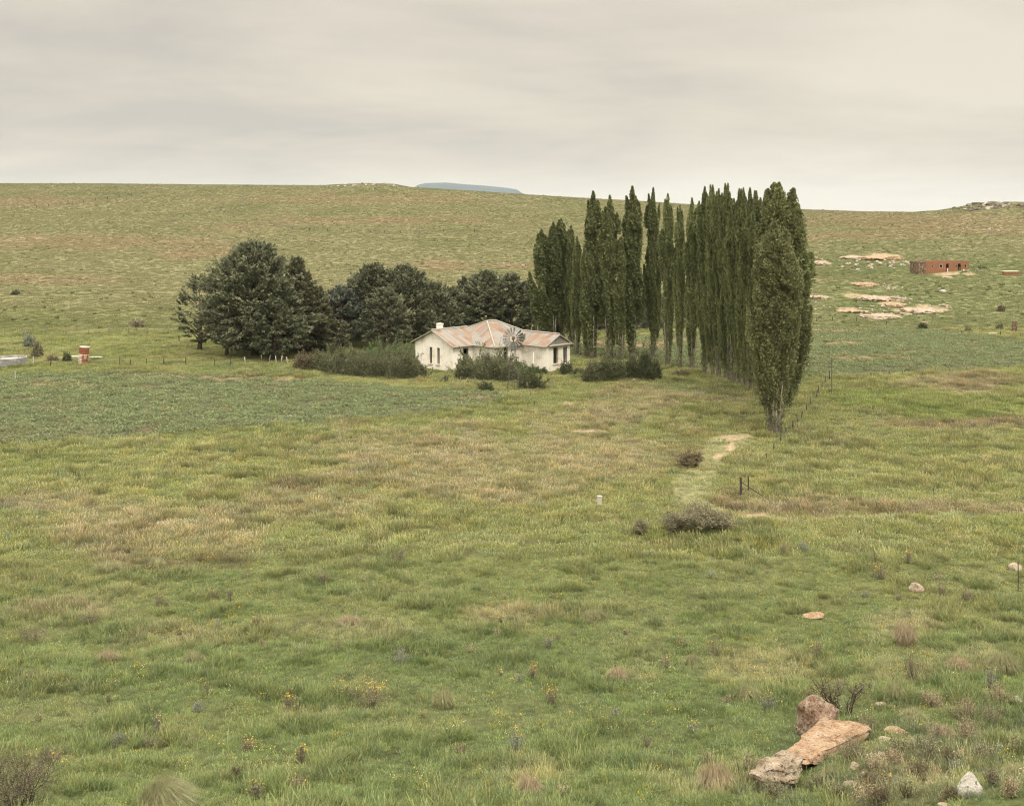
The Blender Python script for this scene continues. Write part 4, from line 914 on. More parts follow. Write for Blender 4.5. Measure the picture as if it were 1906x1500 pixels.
for k in range(18):
    if k in (1,): continue      # a lost blade leaves a gap
    if bl is None:
        bm_ = MB(); V = []
        for (r0_, w_, tw_) in ((.40, .055, .75), (.75, .10, .6), (1.16, .155, .5)):
            for sg in (-1, 1): V.append((sg*w_*math.cos(tw_), sg*w_*math.sin(tw_), r0_))
        V2 = [(x, y+.008, z) for x, y, z in V]
        bm_.add(V+V2, [(0,1,3,2),(2,3,5,4),(6,8,9,7),(8,10,11,9),(0,2,8,6),(2,4,10,8),(1,7,9,3),(3,9,11,5),(4,5,11,10),(0,6,7,1)])
        bl = bm_.build('blade', M_BLADE, wheel); b = bl
    else:
        b = bl.copy(); COL.objects.link(b); b.parent = wheel
    b.matrix_local = wrot @ Matrix.Rotation(k*2*PI/18+.1, 4, 'Y')
vn = MB(); vn.tube([(0, .4, hubz), (.75, 1.2, hubz-.02)], [.03, .025], 4)
vn.add([(.62, 1.1, hubz-.22), (1.25, 1.8, hubz-.40), (1.25, 1.8, hubz+.32), (.62, 1.1, hubz+.14), (.63, 1.09, hubz-.22), (1.26, 1.79, hubz-.40), (1.26, 1.79, hubz+.32), (.63, 1.09, hubz+.14)], [(0,1,2,3),(7,6,5,4),(0,4,5,1),(1,5,6,2),(2,6,7,3),(3,7,4,0)])
vn.build('tail_vane', M_BLADE, mill)
ld = MB()
for sx in (-.14, .14): ld.tube([(sx+.0, -.66, -.1), (sx, -.2, top*.95)], [.018, .018], 3)
for k in range(13): z = k*top*.075; y = -.66+.46*z/(top*.95); ld.tube([(-.14, y, z), (.14, y, z)], [.014, .014], 3)
ld.build('ladder', M_STEELD, mill)

# ------------------------------------------------------------------ brick shed on the far slope
def brickmat(name, c1, c2, mortar, scale=1.0):
    m, nt, out = newmat(name); N = NT(nt); tc = N.n('ShaderNodeTexCoord'); P = tc.outputs['Object']
    v = N.map(P, (1, 1, 1), (PI/2, 0, 0)); br = N.n('ShaderNodeTexBrick', inp={'Scale': scale, 'Mortar Size': .012, 'Brick Width': .45, 'Row Height': .16, 'Color1': (*c1, 1), 'Color2': (*c2, 1), 'Mortar': (*mortar, 1)})
    N.lnk(v, br.inputs[0]); nz = N.noise(P, 1.1, 5, .65); c = N.mix(N.math('MULTIPLY', nz, .9), br.outputs[0], tuple(x*1.35 for x in c1)); n2 = N.noise(P, 5, 3, .6)
    c = N.mix(1, c, N.ramp(n2, [(.35, (.6, .6, .6)), (.6, (1.1, 1.1, 1.1))]), 'MULTIPLY'); finish(N, out, c, .95, .05, n2, .5, .03); return m
def stonemat(name, a, b, c_, scale=2.2):
    m, nt, out = newmat(name); N = NT(nt); tc = N.n('ShaderNodeTexCoord'); P = tc.outputs['Object']; vo = N.n('ShaderNodeTexVoronoi', feature='DISTANCE_TO_EDGE', inp={'Scale': scale}); N.lnk(P, vo.inputs[0])
    v2 = N.n('ShaderNodeTexVoronoi', inp={'Scale': scale}); N.lnk(P, v2.inputs[0]); cc = N.mix(v2.outputs['Color'], a, b); cc = N.mix(N.ramp(vo.outputs[0], [(.02, (1, 1, 1)), (.1, (0, 0, 0))]), cc, c_)
    finish(N, out, cc, .95, .05, vo.outputs[0], .8, .05); return m
M_BRICK = brickmat('red_mud_brick', (.26, .125, .07), (.19, .09, .055), (.31, .20, .135)); M_RUBBLE = stonemat('rubble_stone', (.09, .065, .05), (.34, .25, .17), (.05, .035, .025), 2.6)
M_FLATR = flat('grey_sheet_roof', (.22, .19, .165))
gs = G(1756, 507); sy = gs.y; mpp = sy/FPX
shed = empty('brick_shed', (gs.x, sy, gs.z), 'long low flat roofed red brick shed on the right hillside', 'shed', rz=.10)
W_ = 100*mpp; Hs = 20.5*mpp; xL = -W_/2
def S(mbn, boxes, mat, parent=shed):
    mb = MB()
    for lo, hi in boxes: mb.box(lo, hi)
    return mb.build(mbn, mat, parent)
def sx(px): return (px-1756)*mpp
ops = [(1763-2, 1763+3.5, 'd'), (1784, 1790, 'd'), (1797, 1800.5, 'w'), (1748.5, 1754, 'w'), (1733.5, 1735.5, 'w'), (1780, 1782, 'w')]
bx = []; xs = sx(1722); D_ = 4.2
for a, b, k in sorted(ops):
    a, b = sx(a), sx(b); bx.append(((xs, 0, -.8), (a, .3, Hs)))
    if k == 'd': bx.append(((a, 0, 1.95), (b, .3, Hs)))
    else: bx += [((a, 0, -.8), (b, .3, 1.15)), ((a, 0, 1.75), (b, .3, Hs))]
    xs = b
bx.append(((xs, 0, -.8), (W_/2, .3, Hs))); bx += [((W_/2-.3, .3, -.8), (W_/2, D_, Hs)), ((sx(1722), D_-.3, -.8), (W_/2-.3, D_, Hs))]
S('wall', bx, M_BRICK); S('stone_wall', [((xL, .0, -.8), (sx(1722)-.003, .5, Hs-.05)), ((xL, .5, -.8), (xL+.4, D_, Hs-.05)), ((xL+.4, D_-.4, -.8), (sx(1722)-.003, D_, Hs-.05))], M_RUBBLE)
rfm = MB(); rfm.add([(xL+.42, .52, Hs-.32), (W_/2-.32, .52, Hs-.32), (W_/2-.32, D_-.42, Hs-.26), (xL+.42, D_-.42, Hs-.26), (xL+.42, .52, Hs-.20), (W_/2-.32, .52, Hs-.20), (W_/2-.32, D_-.42, Hs-.14), (xL+.42, D_-.42, Hs-.14)], [(0,3,2,1),(4,5,6,7),(0,1,5,4),(1,2,6,5),(2,3,7,6),(3,0,4,7)])
roof_s = rfm.build('roof', M_FLATR, shed)
for px_ in (1751, 1767): pm = MB(); pm.tube([(sx(px_), 1.5, Hs-.2), (sx(px_), 1.5, Hs+.95)], [.05, .04], 5); pm.build('roof_pipe', M_STEELD, roof_s)
S('door', [((sx(1763.2), .12, .0), (sx(1766), .18, .95))], M_SILL); S('door', [((sx(1786), .12, .0), (sx(1789.5), .18, 1.2))], M_DOOR)
for a, b, k in ops:
    if k == 'w':
        a, b = sx(a), sx(b); q = .09 if b-a > .5 else .04
        S('window_frame', [((a-q, -.03, 1.15-q), (a, .05, 1.75+q)), ((b, -.03, 1.15-q), (b+q, .05, 1.75+q)), ((a, -.03, 1.15-q), (b, .05, 1.15)), ((a, -.03, 1.75), (b, .05, 1.75+q))], M_TRIM)
HOUSE.append((gs.x, sy+2, 7))
g = G(1885, 512); m_ = g.y/FPX
tr = empty('brick_trough', (g.x, g.y, g.z), 'low brick trough with a pale slab top right of the brick shed', 'trough')
S('base', [((-15*m_, 0, -.3), (15*m_, 1.4, 6*m_))], M_BRICK, tr); S('slab', [((-15.6*m_, -.1, 6.02*m_), (12*m_, 1.5, 6*m_+.15))], M_SILL, tr)
g = G(1888, 617); m_ = g.y/FPX
pt_ = MB(); pt_.tube([(0, 0, -.2), (0, 0, 5*m_), (.03, 0, 12*m_), (.05, 0, 19.5*m_)], [5.6*m_, 5.2*m_, 4.9*m_, 4.7*m_], 8); o = pt_.build('stone_pillar', M_RUBBLE); o.location = (g.x, g.y, g.z); tag(o, 'mottled stone pillar at the right edge beside the field', 'pillar')
def log_at(px, py, L, r, rz, label, mat, name='log', cat='log'):
    g = G(px, py); m_ = g.y/FPX; mb = MB(); d = Vector((math.cos(rz), math.sin(rz), .02)); L = L*m_; r = r*m_
    mb.tube([-d*L/2, -d*L*.1+Vector((0, 0, r*.2)), d*L/2], [r, r*.9, r*.8], 7); o = mb.build(name, mat); o.location = (g.x, g.y, g.z+r*.8); tag(o, label, cat); return o
log_at(1848, 622, 17, 1.4, .1, 'pale log lying at the far edge of the right field', W_POSTP)
g = G(1826, 507); m_ = g.y/FPX; pb_ = MB(); pb_.tube([(0, 0, -.2), (0.03, 0, 11*m_)], [.09, .07], 6).tube([(-2.5*m_, 0, 10*m_), (2.5*m_, 0, 10.6*m_)], [.08, .08], 5).tube([(0, 0, 7*m_), (2*m_, 0, 10*m_)], [.06, .06], 5)
o = pb_.build('wash_stand', W_POST); o.location = (g.x, g.y, g.z); tag(o, 'short post with a crosspiece in the yard right of the brick shed', 'post')

# ------------------------------------------------------------------ tanks on the left
def corr(name, base, rust, axis='z'):
    m, nt, out = newmat(name); N = NT(nt); tc = N.n('ShaderNodeTexCoord'); P = tc.outputs['Object']; n1 = N.noise(N.map(P, (1, 1, .5)), 1.6, 5, .65); n2 = N.noise(N.map(P, (5, 5, .6)), 1, 4, .6)
    sx_ = N.n('ShaderNodeSeparateXYZ'); N.lnk(P, sx_.inputs[0]); w = N.math('SINE', N.math('MULTIPLY', sx_.outputs[2], 40))
    c = N.mix(N.ramp(N.math('ADD', N.math('MULTIPLY', n1, .6), N.math('MULTIPLY', n2, .4)), [(.44, (0, 0, 0)), (.56, (1, 1, 1))]), base, rust); finish(N, out, c, .6, .3, w, .5, .03, .1); return m
M_TANK = corr('galvanised_tank', (.36, .375, .375), (.24, .24, .235)); M_SILO = corr('rusted_white_silo', (.62, .56, .47), (.30, .11, .055)); M_CONC = flat('pale_concrete', (.52, .48, .41))
M_RUST = flat('red_rust', (.26, .09, .045))
g = G(14, 682); m_ = g.y/FPX; R_ = 30*m_; hh = 16*m_
tk = empty('water_tank', (g.x, g.y+R_*.4, g.z), 'low round corrugated water tank cut by the left picture edge', 'water tank')
tb = MB(); n = 40; pr = [(0, R_), (.0, R_)]; V = []; F = []
zz = np.linspace(-.3, hh, 25)
for k, z in enumerate(zz):
    rr = R_+.025*math.sin(k*PI)
    rr = R_+(.03 if k % 2 else -.0)
    V += [(rr*math.cos(2*PI*i/n), rr*math.sin(2*PI*i/n), z) for i in range(n)]
for k in range(24): F += [(k*n+i, k*n+(i+1) % n, (k+1)*n+(i+1) % n, (k+1)*n+i) for i in range(n)]
V += [((R_-.08)*math.cos(2*PI*i/n), (R_-.08)*math.sin(2*PI*i/n), hh) for i in range(n)]; F += [(24*n+i, 24*n+(i+1) % n, 25*n+(i+1) % n, 25*n+i) for i in range(n)]
V += [((R_-.08)*math.cos(2*PI*i/n), (R_-.08)*math.sin(2*PI*i/n), hh-.35) for i in range(n)]; F += [(25*n+i, 25*n+(i+1) % n, 26*n+(i+1) % n, 26*n+i) for i in range(n)]
tb.add(V, F); tb.build('shell', M_TANK, tk); tb = MB(); tb.add([((R_-.09)*math.cos(2*PI*i/n), (R_-.09)*math.sin(2*PI*i/n), hh-.3) for i in range(n)], [tuple(range(n))]); tb.build('cover', M_SILL, tk)
g = G(151, 680); m_ = g.y/FPX
sl_ = empty('silo', (g.x, g.y+.6, g.z-.1), 'leaning rusty red and white cylindrical silo behind the left field', 'silo'); sl_.rotation_euler = (0, .09, 0)
def drum(mb, r, z0, z1, n=20, k=1):
    mb.tube([(0, 0, z0+(z1-z0)*i/k) for i in range(k+1)], [r*(1+.015*((i % 2)*2-1)) for i in range(k+1)], n)
a = MB(); drum(a, 9*m_, -.2, 22*m_, 20, 12); a.build('shell', M_SILO, sl_); a = MB(); drum(a, 9.05*m_, 22.02*m_, 34*m_, 20, 8); a.build('upper_shell', M_RUST, sl_)
a = MB(); drum(a, 9.3*m_, 34.02*m_, 35.4*m_, 20, 1); a.build('rim', M_CONC, sl_)
for (px, py, w, l) in ((134, 670, 17, 'pale concrete trough block left of the rusty silo'), (172, 670, 20, 'pale concrete trough block right of the rusty silo')):
    g = G(px, py); m_ = g.y/FPX; a = MB(); a.box((-w*m_/2, -.4, -.2), (w*m_/2, .4, 3.2*m_)).box((-w*m_/2-.06, -.46, 3.2*m_+.003), (w*m_/2+.06, .46, 3.2*m_+.09)); o = a.build('trough', M_CONC); o.location = (g.x, g.y+1.2, gz(g.x, g.y+1.2)); tag(o, l, 'trough')

# ------------------------------------------------------------------ fences and posts
M_WIRE = flat('fence_wire', (.16, .15, .13), .5)
def fence(label, posts, mat=W_POST, r=.045, wires=3, hdef=14, name='fence', lean=0, wr=.008, breaks=()):
    pts = []
    for p in posts:
        px, py = p[0], p[1]; h = p[2] if len(p) > 2 else hdef; g = G(px, py); pts.append((g, h*g.y/FPX))
    o0 = pts[0][0]; e = empty(name, tuple(o0), label, 'fence'); rnd = random.Random(len(posts)); me = None
    for k, (g, h) in enumerate(pts):
        if me is None: mb = MB(); mb.tube([(0, 0, -.25), (0.01, 0, .5), (0, .01, 1.0)], [r, r*.95, r*.85], 6); me = mb.mesh('post', True)
        o = link('post', me, mat, e); o.location = g-o0; o.scale = (rnd.uniform(.85, 1.2), rnd.uniform(.85, 1.2), h); o.rotation_euler = (rnd.gauss(0, .04), rnd.gauss(lean, .05), rnd.uniform(0, 6))
    if wires:
        wb = MB()
        for w in range(wires):
            f = .35+.55*w/max(1, wires-1) if wires > 1 else .9
            for k in range(len(pts)-1):
                if k in breaks: continue
                a, b = pts[k][0]-o0+Vector((0, 0, pts[k][1]*f)), pts[k+1][0]-o0+Vector((0, 0, pts[k+1][1]*f)); wb.tube([a, (a+b)/2-Vector((0, 0, .04)), b], [wr]*3, 3, False)
        wb.build('wire', M_WIRE, e)
    return e
fence('thin wire fence with pale posts along the near edge of the left field', [(-40, 838, 24), (57, 822, 24), (119, 818, 24), (180, 814, 24), (238, 811, 22), (297, 813, 25), (357, 793, 22), (440, 797, 20), (500, 793, 18), (569, 795, 24), (640, 787, 16), (725, 779, 16), (807, 773, 20), (870, 764, 14)], W_POST, .022)
fence('long wire fence at the foot of the left hillside', [(9, 627), (43, 628, 17), (85, 625), (123, 625), (165, 624), (203, 623), (240, 622, 17), (275, 623), (313, 623), (350, 626), (372, 630)], W_POST, .06, 3, 14, wr=.012)
fence('wire fence with dark posts in front of the silo and round tank', [(6, 684, 14), (33, 681, 15), (94, 682, 16), (160, 681, 14), (223, 681, 16), (243, 681, 13), (273, 681, 14), (305, 681, 16), (346, 681, 17), (400, 682, 14), (430, 681, 14), (458, 678, 15)], W_POSTD, .05, 3, wr=.01)
fence('row of leaning bleached fence stakes under the great cypress', [(458, 680, 16), (488, 672, 12), (501, 673, 13), (514, 675, 13), (523, 676, 14), (536, 679, 15), (583, 686, 14)], W_POSTP, .06, 2, lean=.22, wr=.01)
fence('curving wire fence right of the nearest poplar', [(1427, 857, 14), (1440, 838, 13), (1453, 822, 15), (1463, 808, 14), (1475, 799, 17), (1485, 789, 15), (1492, 779, 15), (1501, 765, 15), (1508, 756, 17), (1520, 739, 13), (1523, 733, 14), (1530, 722, 12), (1536, 714, 14), (1544, 706, 16)], W_POSTD, .045, 3)
fence('low wire fence between the right field and the rough grass', [(1580, 702, 12), (1620, 700, 12), (1656, 697, 12), (1680, 697, 12), (1717, 700, 14), (1741, 694, 13), (1767, 693, 13), (1800, 690, 12), (1840, 689, 12), (1877, 685, 14), (1925, 690, 12)], W_POST, .05, 3, wr=.01)
fence('far wire fence slanting up the left hill to the crest', [(-10, 394, 6), (22, 391, 6), (45, 389, 6), (68, 387, 6), (90, 385, 6), (112, 383, 7), (134, 381, 6), (155, 378, 6), (178, 374, 6), (200, 371, 6), (222, 368, 6), (245, 365, 6), (268, 361, 5), (300, 357, 5)], W_POSTD, .12, 2, wr=.03)
fence('faint fence crossing the middle of the far hillside', [(460, 417, 5), (482, 419, 5), (510, 422, 5), (545, 427, 5), (576, 430, 6), (610, 431, 6), (640, 432, 5), (655, 432, 6), (690, 433, 5), (715, 434, 6), (745, 434, 5), (780, 434, 5), (825, 433, 6), (883, 432, 7)], W_POSTD, .11, 2, wr=.03)
fence('short broken fence line of old stakes right of the windmill', [(975, 716, 12), (981, 725, 14), (988, 738, 14), (995, 753, 14)], W_POST, .06, 2)
fence('old garden fence in front of the large bramble mound', [(842, 712, 12), (857, 714, 12), (871, 716, 14), (884, 714, 12), (900, 718, 12)], W_POST, .05, 2)
fence('wire fence at the foot of the rock outcrop behind the right field', [(1520, 598, 7), (1550, 597, 9), (1594, 598, 9), (1650, 604, 7), (1725, 612, 7), (1790, 622, 7), (1862, 625, 9), (1900, 628, 7)], W_POSTD, .06, 2, wr=.012)
fence('wire fence behind the left poplar trunks', [(1066, 662, 12), (1081, 661, 14), (1098, 661, 12), (1124, 662, 12), (1145, 664, 12), (1188, 664, 16), (1204, 662, 12), (1232, 662, 12)], W_POST, .05, 3, wr=.01)
# gate posts with a brace by the track
g = G(1379, 923); m_ = g.y/FPX; gp = empty('gate_post', tuple(g), 'dark wooden gate post with a long slanting brace by the track', 'gate post')
a = MB(); a.tube([(0, 0, -.3), (.01, 0, 18*m_), (-.01, 0, 35*m_)], [.10, .085, .075], 8); a.build('post', W_POSTD, gp)
a = MB(); a.tube([(0, 0, 26*m_), (48*m_, -.9, -.05)], [.035, .035], 6); a.build('brace', W_POSTD, gp)
g2_ = G(1393, 916); a = MB(); a.tube([(0, 0, -.3), (0, 0, 29*g2_.y/FPX)], [.05, .045], 6).tube([(-.08, 0, 20*m_), (.08, 0, 20*m_)], [.015, .015], 4); o = a.build('fence_post', W_POSTD); o.location = g2_; tag(o, 'thin dark post just right of the braced gate post', 'fence post')
g = G(830, 712); m_ = g.y/FPX; gp = empty('gate_post', tuple(g), 'clustered gate stakes with a slanting strut left of the bramble mound', 'gate post')
for k, (dx, h) in enumerate(((0, 13), (2.5, 11), (-2, 12))): a = MB(); a.tube([(dx*m_, 0, -.2), (dx*m_, 0, h*m_)], [.06, .05], 6); a.build('post', W_POSTD, gp)
a = MB(); a.tube([(-1*m_, 0, 12*m_), (-14*m_, -.3, -.05)], [.045, .045], 5); a.build('brace', W_POSTD, gp)
def pole(px, py, hpx, label, r=.05, mat=W_POST, name='fence_post', cat='fence post', cap=False):
    g = G(px, py); m_ = g.y/FPX; a = MB(); a.tube([(0, 0, -.3), (.01, 0, hpx*m_*.5), (0, 0, hpx*m_)], [r, r*.9, r*.8], 8)
    if cap: a.tube([(-.12, 0, hpx*m_*.97), (.12, 0, hpx*m_*.97)], [.05, .05], 5).tube([(0, 0, hpx*m_), (0, 0, hpx*m_+.12)], [.08, .06], 8)
    o = a.build(name, mat); o.location = g; tag(o, label, cat); return o
pole(1548, 735, 67, 'tall thin pole standing right of the poplars', .075, W_POST, 'utility_pole', 'pole', True)
pole(1895, 1099, 54, 'slim dark iron fence post at the right picture edge', .028, W_POSTD)
pole(1738, 921, 12, 'lone thin post far right in the rough grass', .03, W_POSTD)
pole(62, 678, 14, 'short whitish post beside the round tank', .09, W_POSTP)
pole(333, 638, 13, 'dark leaning post left of the lone small tree', .09, W_POSTD)
pole(28, 706, 16, 'pale leaning stake in front of the round tank', .06, W_POSTP)
a = MB(); a.box((-.13, -.10, -.2), (.13, .10, .50)).box((-.15, -.12, .503), (.15, .12, .56)).box((-.05, -.12, .3), (.05, -.101, .42)); o = a.build('marker_stone', M_CONC); g = G(1115, 939); o.location = g; o.rotation_euler = (.03, .05, .3); tag(o, 'small whitish marker stone standing alone in mid meadow', 'marker stone')
# ------------------------------------------------------------------ rocks
def rockmat(name, a, b, c, lich=(.62, .56, .46)):
    m, nt, out = newmat(name); N = NT(nt); tc = N.n('ShaderNodeTexCoord'); P = N.n('ShaderNodeNewGeometry').outputs['Position']
    n1 = N.noise(P, 1.8, 6, .7); n2 = N.noise(P, 9, 5, .7); n3 = N.noise(P, 4, 6, .75, .6); n4 = N.noise(P, 28, 3, .7)
    cc = N.ramp(n1, [(.36, a), (.50, b), (.62, c)]); cc = N.mix(N.math('MULTIPLY', N.ramp(n3, [(.54, (0, 0, 0)), (.62, (1, 1, 1))]), .75), cc, lich)
    cc = N.mix(N.math('MULTIPLY', N.ramp(n2, [(.55, (0, 0, 0)), (.64, (1, 1, 1))]), .8), cc, tuple(x*.3 for x in a))
    cc = N.mix(.7, cc, N.ramp(n4, [(.34, (.45, .43, .40)), (.56, (1.15, 1.15, 1.15))]), 'MULTIPLY')
    finish(N, out, cc, .92, .15, N.math('ADD', n2, N.math('MULTIPLY', n3, 1.2)), .95, .09); return m
R_SAND = rockmat('orange_sandstone', (.28, .17, .105), (.44, .30, .19), (.50, .38, .27), (.46, .42, .35)); R_RED = rockmat('lichened_red_rock', (.17, .105, .07), (.30, .205, .145), (.42, .34, .26), (.48, .42, .34))
R_GREY = rockmat('pale_grey_rock', (.30, .28, .24), (.42, .39, .34), (.52, .48, .42)); R_PALE = rockmat('bleached_sandstone', (.28, .21, .15), (.42, .34, .25), (.50, .43, .34), (.50, .46, .39)); R_WHITE = rockmat('whitish_stone', (.42, .39, .34), (.56, .53, .47), (.64, .61, .55), (.66, .63, .57))
R_DARK = rockmat('dark_rock', (.07, .06, .045), (.15, .13, .10), (.27, .24, .19), (.34, .31, .25))
def rock_mesh(seed, sub=4, cuts=9, rough=.10, flat_=False, box=0):
    r = random.Random(seed); bm = bmesh.new(); bmesh.ops.create_icosphere(bm, subdivisions=sub, radius=1)
    planes = []
    for k in range(cuts):
        n = Vector((r.gauss(0, 1), r.gauss(0, 1), r.gauss(0, .8))).normalized(); planes.append((n, r.uniform(.62, .9)))
    if flat_: planes.append((Vector((r.gauss(0, .05), r.gauss(0, .05), 1)).normalized(), .52))
    co = np.array([v.co[:] for v in bm.verts])
    if box: co = np.sign(co)*np.abs(co)**box; 
    for n, d in planes:
        nn = np.array(n); dd = co@nn; ov = np.maximum(dd-d, 0); co = co-nn*(ov*.985)[:, None]
    st_ = vnoise(co[:, 2]*6+co[:, 0]*.5, co[:, 0]*0+seed, seed+3); co[:, :2] *= (1+rough*.9*(sm(.45, .55, st_)-.5))[:, None]
    dn = (fbm(co[:, 0]*1.7+seed, co[:, 1]*1.7+co[:, 2]*2.3, 4, seed)-.5)*2*rough+(fbm(co[:, 0]*6+seed, co[:, 2]*6+co[:, 1]*3.1, 3, seed+7)-.5)*rough*.7
    crack = np.abs(fbm(co[:, 0]*2.2+9, co[:, 1]*2.0+co[:, 2]*4.0, 3, seed+21)-.5); dn = dn-np.clip(.035-crack, 0, 1)*2.0*rough*9
    co = co*(1+dn)[:, None]
    for v, c in zip(bm.verts, co): v.co = c
    me = bpy.data.meshes.new('rock'); bm.to_mesh(me); bm.free(); me.polygons.foreach_set('use_smooth', [True]*len(me.polygons))
    try: me.set_sharp_from_angle(angle=math.radians(38))
    except Exception: pass
    return me
RK = [rock_mesh(600+k, 3, 10, .10) for k in range(6)]+[rock_mesh(620+k, 3, 8, .08, True) for k in range(4)]
ROCKS = []
def rock(px, py, wpx, hpx, label, mat, mesh=None, rz=0, sink=.25, deep=.8, group=None, name='rock', cat='rock', tilt=(0, 0), copyof=None):
    g = G(px, py); m_ = g.y/FPX; rx = wpx*m_*.5; rzz = hpx*m_*.5/(1-sink)
    if g.y < 66: ROCKS.append((g.x, g.y+.1, rx*.6))
    me = mesh or RK[(int(px)+int(py)) % len(RK)]
    key = (me.name, mat.name)
    if key not in RCACHE: c = me.copy(); c.materials.clear(); c.materials.append(mat); RCACHE[key] = c
    o = link(name, RCACHE[key], None); o.location = (g.x, g.y+rx*deep*.4, gz(g.x, g.y+rx*deep*.4)+rzz*(1-2*sink)); o.scale = (rx, rx*deep, rzz); o.rotation_euler = (tilt[0], tilt[1], rz); tag(o, label, cat, group); return o
RCACHE = {}
# foreground group, bottom right
def slab(px0, py0, px1, py1, wid, th, lift, mat, label, seed, name='boulder', tilt=0):
    a, b = G(px0, py0), G(px1, py1); d = b-a; L = math.hypot(d.x, d.y); me = rock_mesh(seed, 5, 9, .17, True, .76); me.materials.append(mat)
    o = link(name, me, None); c = (a+b)/2; o.location = (c.x, c.y, (a.z+b.z)/2+lift); o.scale = (L*.56, wid*.5, th*.5); o.rotation_euler = (tilt, -math.atan2(b.z-a.z, L)*1.0, math.atan2(d.y, d.x)); tag(o, label, 'boulder'); return o
slab(1470, 1436, 1612, 1362, 1.65, 1.3, .14, R_SAND, 'long flat topped orange sandstone slab in the bottom right', 701, tilt=.10)
o = rock(1530, 1368, 92, 72, 'lichened reddish boulder behind the long slab, under the thorny shrub', R_RED, rock_mesh(703, 5, 9, .09, False, .8), .4, .18, .8, name='boulder', cat='boulder')
o = rock(1452, 1466, 104, 56, 'knobbly pale boulder at the lower left end of the long slab', R_PALE, rock_mesh(704, 5, 12, .22, False, .8), .7, .40, .85, name='boulder', cat='boulder')
wp = rock_mesh(705, 4, 5, .04); 
for v in wp.vertices: z = v.co.z; k = 1-max(0, z)*.5; v.co.x *= k; v.co.y *= k
rock(1808, 1482, 52, 46, 'pointed white stone like a small pyramid near the bottom right corner', R_WHITE, wp, .3, .22, .7, name='stone', cat='stone')
fore = [(1668, 1367, 44, 16, R_SAND, 'flat orange stone right of the long slab'), (1700, 1382, 20, 10, R_PALE, 'small pale stone under the flat orange stone'), (1648, 1378, 26, 8, R_PALE, 'thin pale slab stone beside the flat orange stone'),
        (1640, 1405, 14, 6, R_PALE, 'little stone in the grass below the slab end'), (1592, 1432, 20, 14, R_PALE, 'pale stone right of the knobbly boulder'), (1614, 1445, 22, 12, R_GREY, 'dark hollowed stone beside the pale stone'),
        (1682, 1437, 14, 9, R_GREY, 'tiny grey stone in the centre of the stony grass'), (1585, 1466, 30, 12, R_PALE, 'broken flat stones at the bottom edge'), (1735, 1458, 26, 5, R_PALE, 'low flat stone left of the pointed white stone'),
        (1865, 1418, 15, 10, R_SAND, 'small orange stone above and right of the pointed white stone'), (1877, 1378, 14, 10, R_SAND, 'small orange stone near the right edge'), (1862, 1391, 18, 6, R_GREY, 'whitish flat stone near the right edge'),
        (1825, 1395, 18, 8, R_GREY, 'greyish stone left of the whitish flat stone'), (1790, 1410, 30, 16, R_RED, 'dark rusty brown rock half sunk in grass'), (1893, 1310, 28, 14, R_GREY, 'pale grey lichened rock cut by the right edge'),
        (1640, 1318, 26, 12, R_PALE, 'pale stone behind the right end of the long slab'), (1708, 1102, 32, 17, R_PALE, 'rounded pale rock alone in the upper right meadow'), (1516, 1150, 42, 9, R_SAND, 'flat orange rock alone in the meadow'),
        (1893, 1062, 34, 14, R_PALE, 'pale rock beside the iron fence post'), (1058, 756, 26, 7, R_PALE, 'flat pale stone in the meadow before the farmhouse'), (1180, 711, 10, 6, R_GREY, 'small white stone at the foot of the round green bush'),
        (861, 706, 7, 7, R_GREY, 'small white stone before the bramble mound'), (1756, 484+60, 16, 5, R_GREY, 'lone pale boulder below the brick shed'), (1498, 1290, 8, 7, R_RED, 'tiny reddish stone above the slab'), (1758, 1500, 24, 6, R_PALE, 'flat stone at the very bottom edge')]
for k, (px, py, w, h, mt, lab) in enumerate(fore): rock(px, py, w, h, lab, mt, None, k*1.3, .3, .8, name='stone', cat='stone')
# outcrops on the right slope: broad low slabs
def ledge_mesh(seed):
    me = rock_mesh(seed, 5, 6, .10, True); n = len(me.vertices); co = np.empty(n*3, np.float32); me.vertices.foreach_get('co', co); co = co.reshape(-1, 3)
    a = np.arctan2(co[:, 1], co[:, 0]); q = .55+.8*fbm(np.cos(a)*2.6+seed, np.sin(a)*2.6, 4, seed); co[:, 0] *= q; co[:, 1] *= q
    co[:, 2] += (fbm(co[:, 0]*5, co[:, 1]*5, 3, seed)-.5)*.9*(co[:, 2] > 0); me.vertices.foreach_set('co', co.reshape(-1)); return me
LG = [ledge_mesh(650+k) for k in range(5)]
slabs = [(1640, 484, 66, 8, 'broad bare sandstone slab highest on the slope left of the brick shed'), (1590, 482, 42, 5, 'thin sandstone slab left of the highest slab'), (1523, 493, 44, 8, 'bright slab touching the poplar edge, upper one'), (1612, 533, 46, 7, 'oval bare slab in the middle of the slope'),
         (1525, 557, 34, 8, 'bright slab touching the poplar edge, lower one'), (1640, 560, 78, 10, 'wide bare slab above the largest outcrop'), (1668, 570, 40, 6, 'thin slab under the wide bare slab'), (1715, 582, 78, 9, 'largest slab of the lowest outcrop'),
         (1640, 592, 80, 7, 'long undercut ledge at the bottom of the outcrop'), (1590, 582, 50, 5, 'low ledge at the left of the lowest outcrop'), (1721, 602, 12, 5, 'small block just below the lowest outcrop'), (1765, 506+12, 18, 4, 'low slab on the grass below the shed door')]
for k, (px, py, w, h, lab) in enumerate(slabs): rock(px, py, w*1.1, h, lab, R_PALE if k % 3 else R_SAND, LG[k % 5], .25*math.sin(k*3), .46, 1.0, name='rock_slab', cat='rock slab')
rr = random.Random(5)
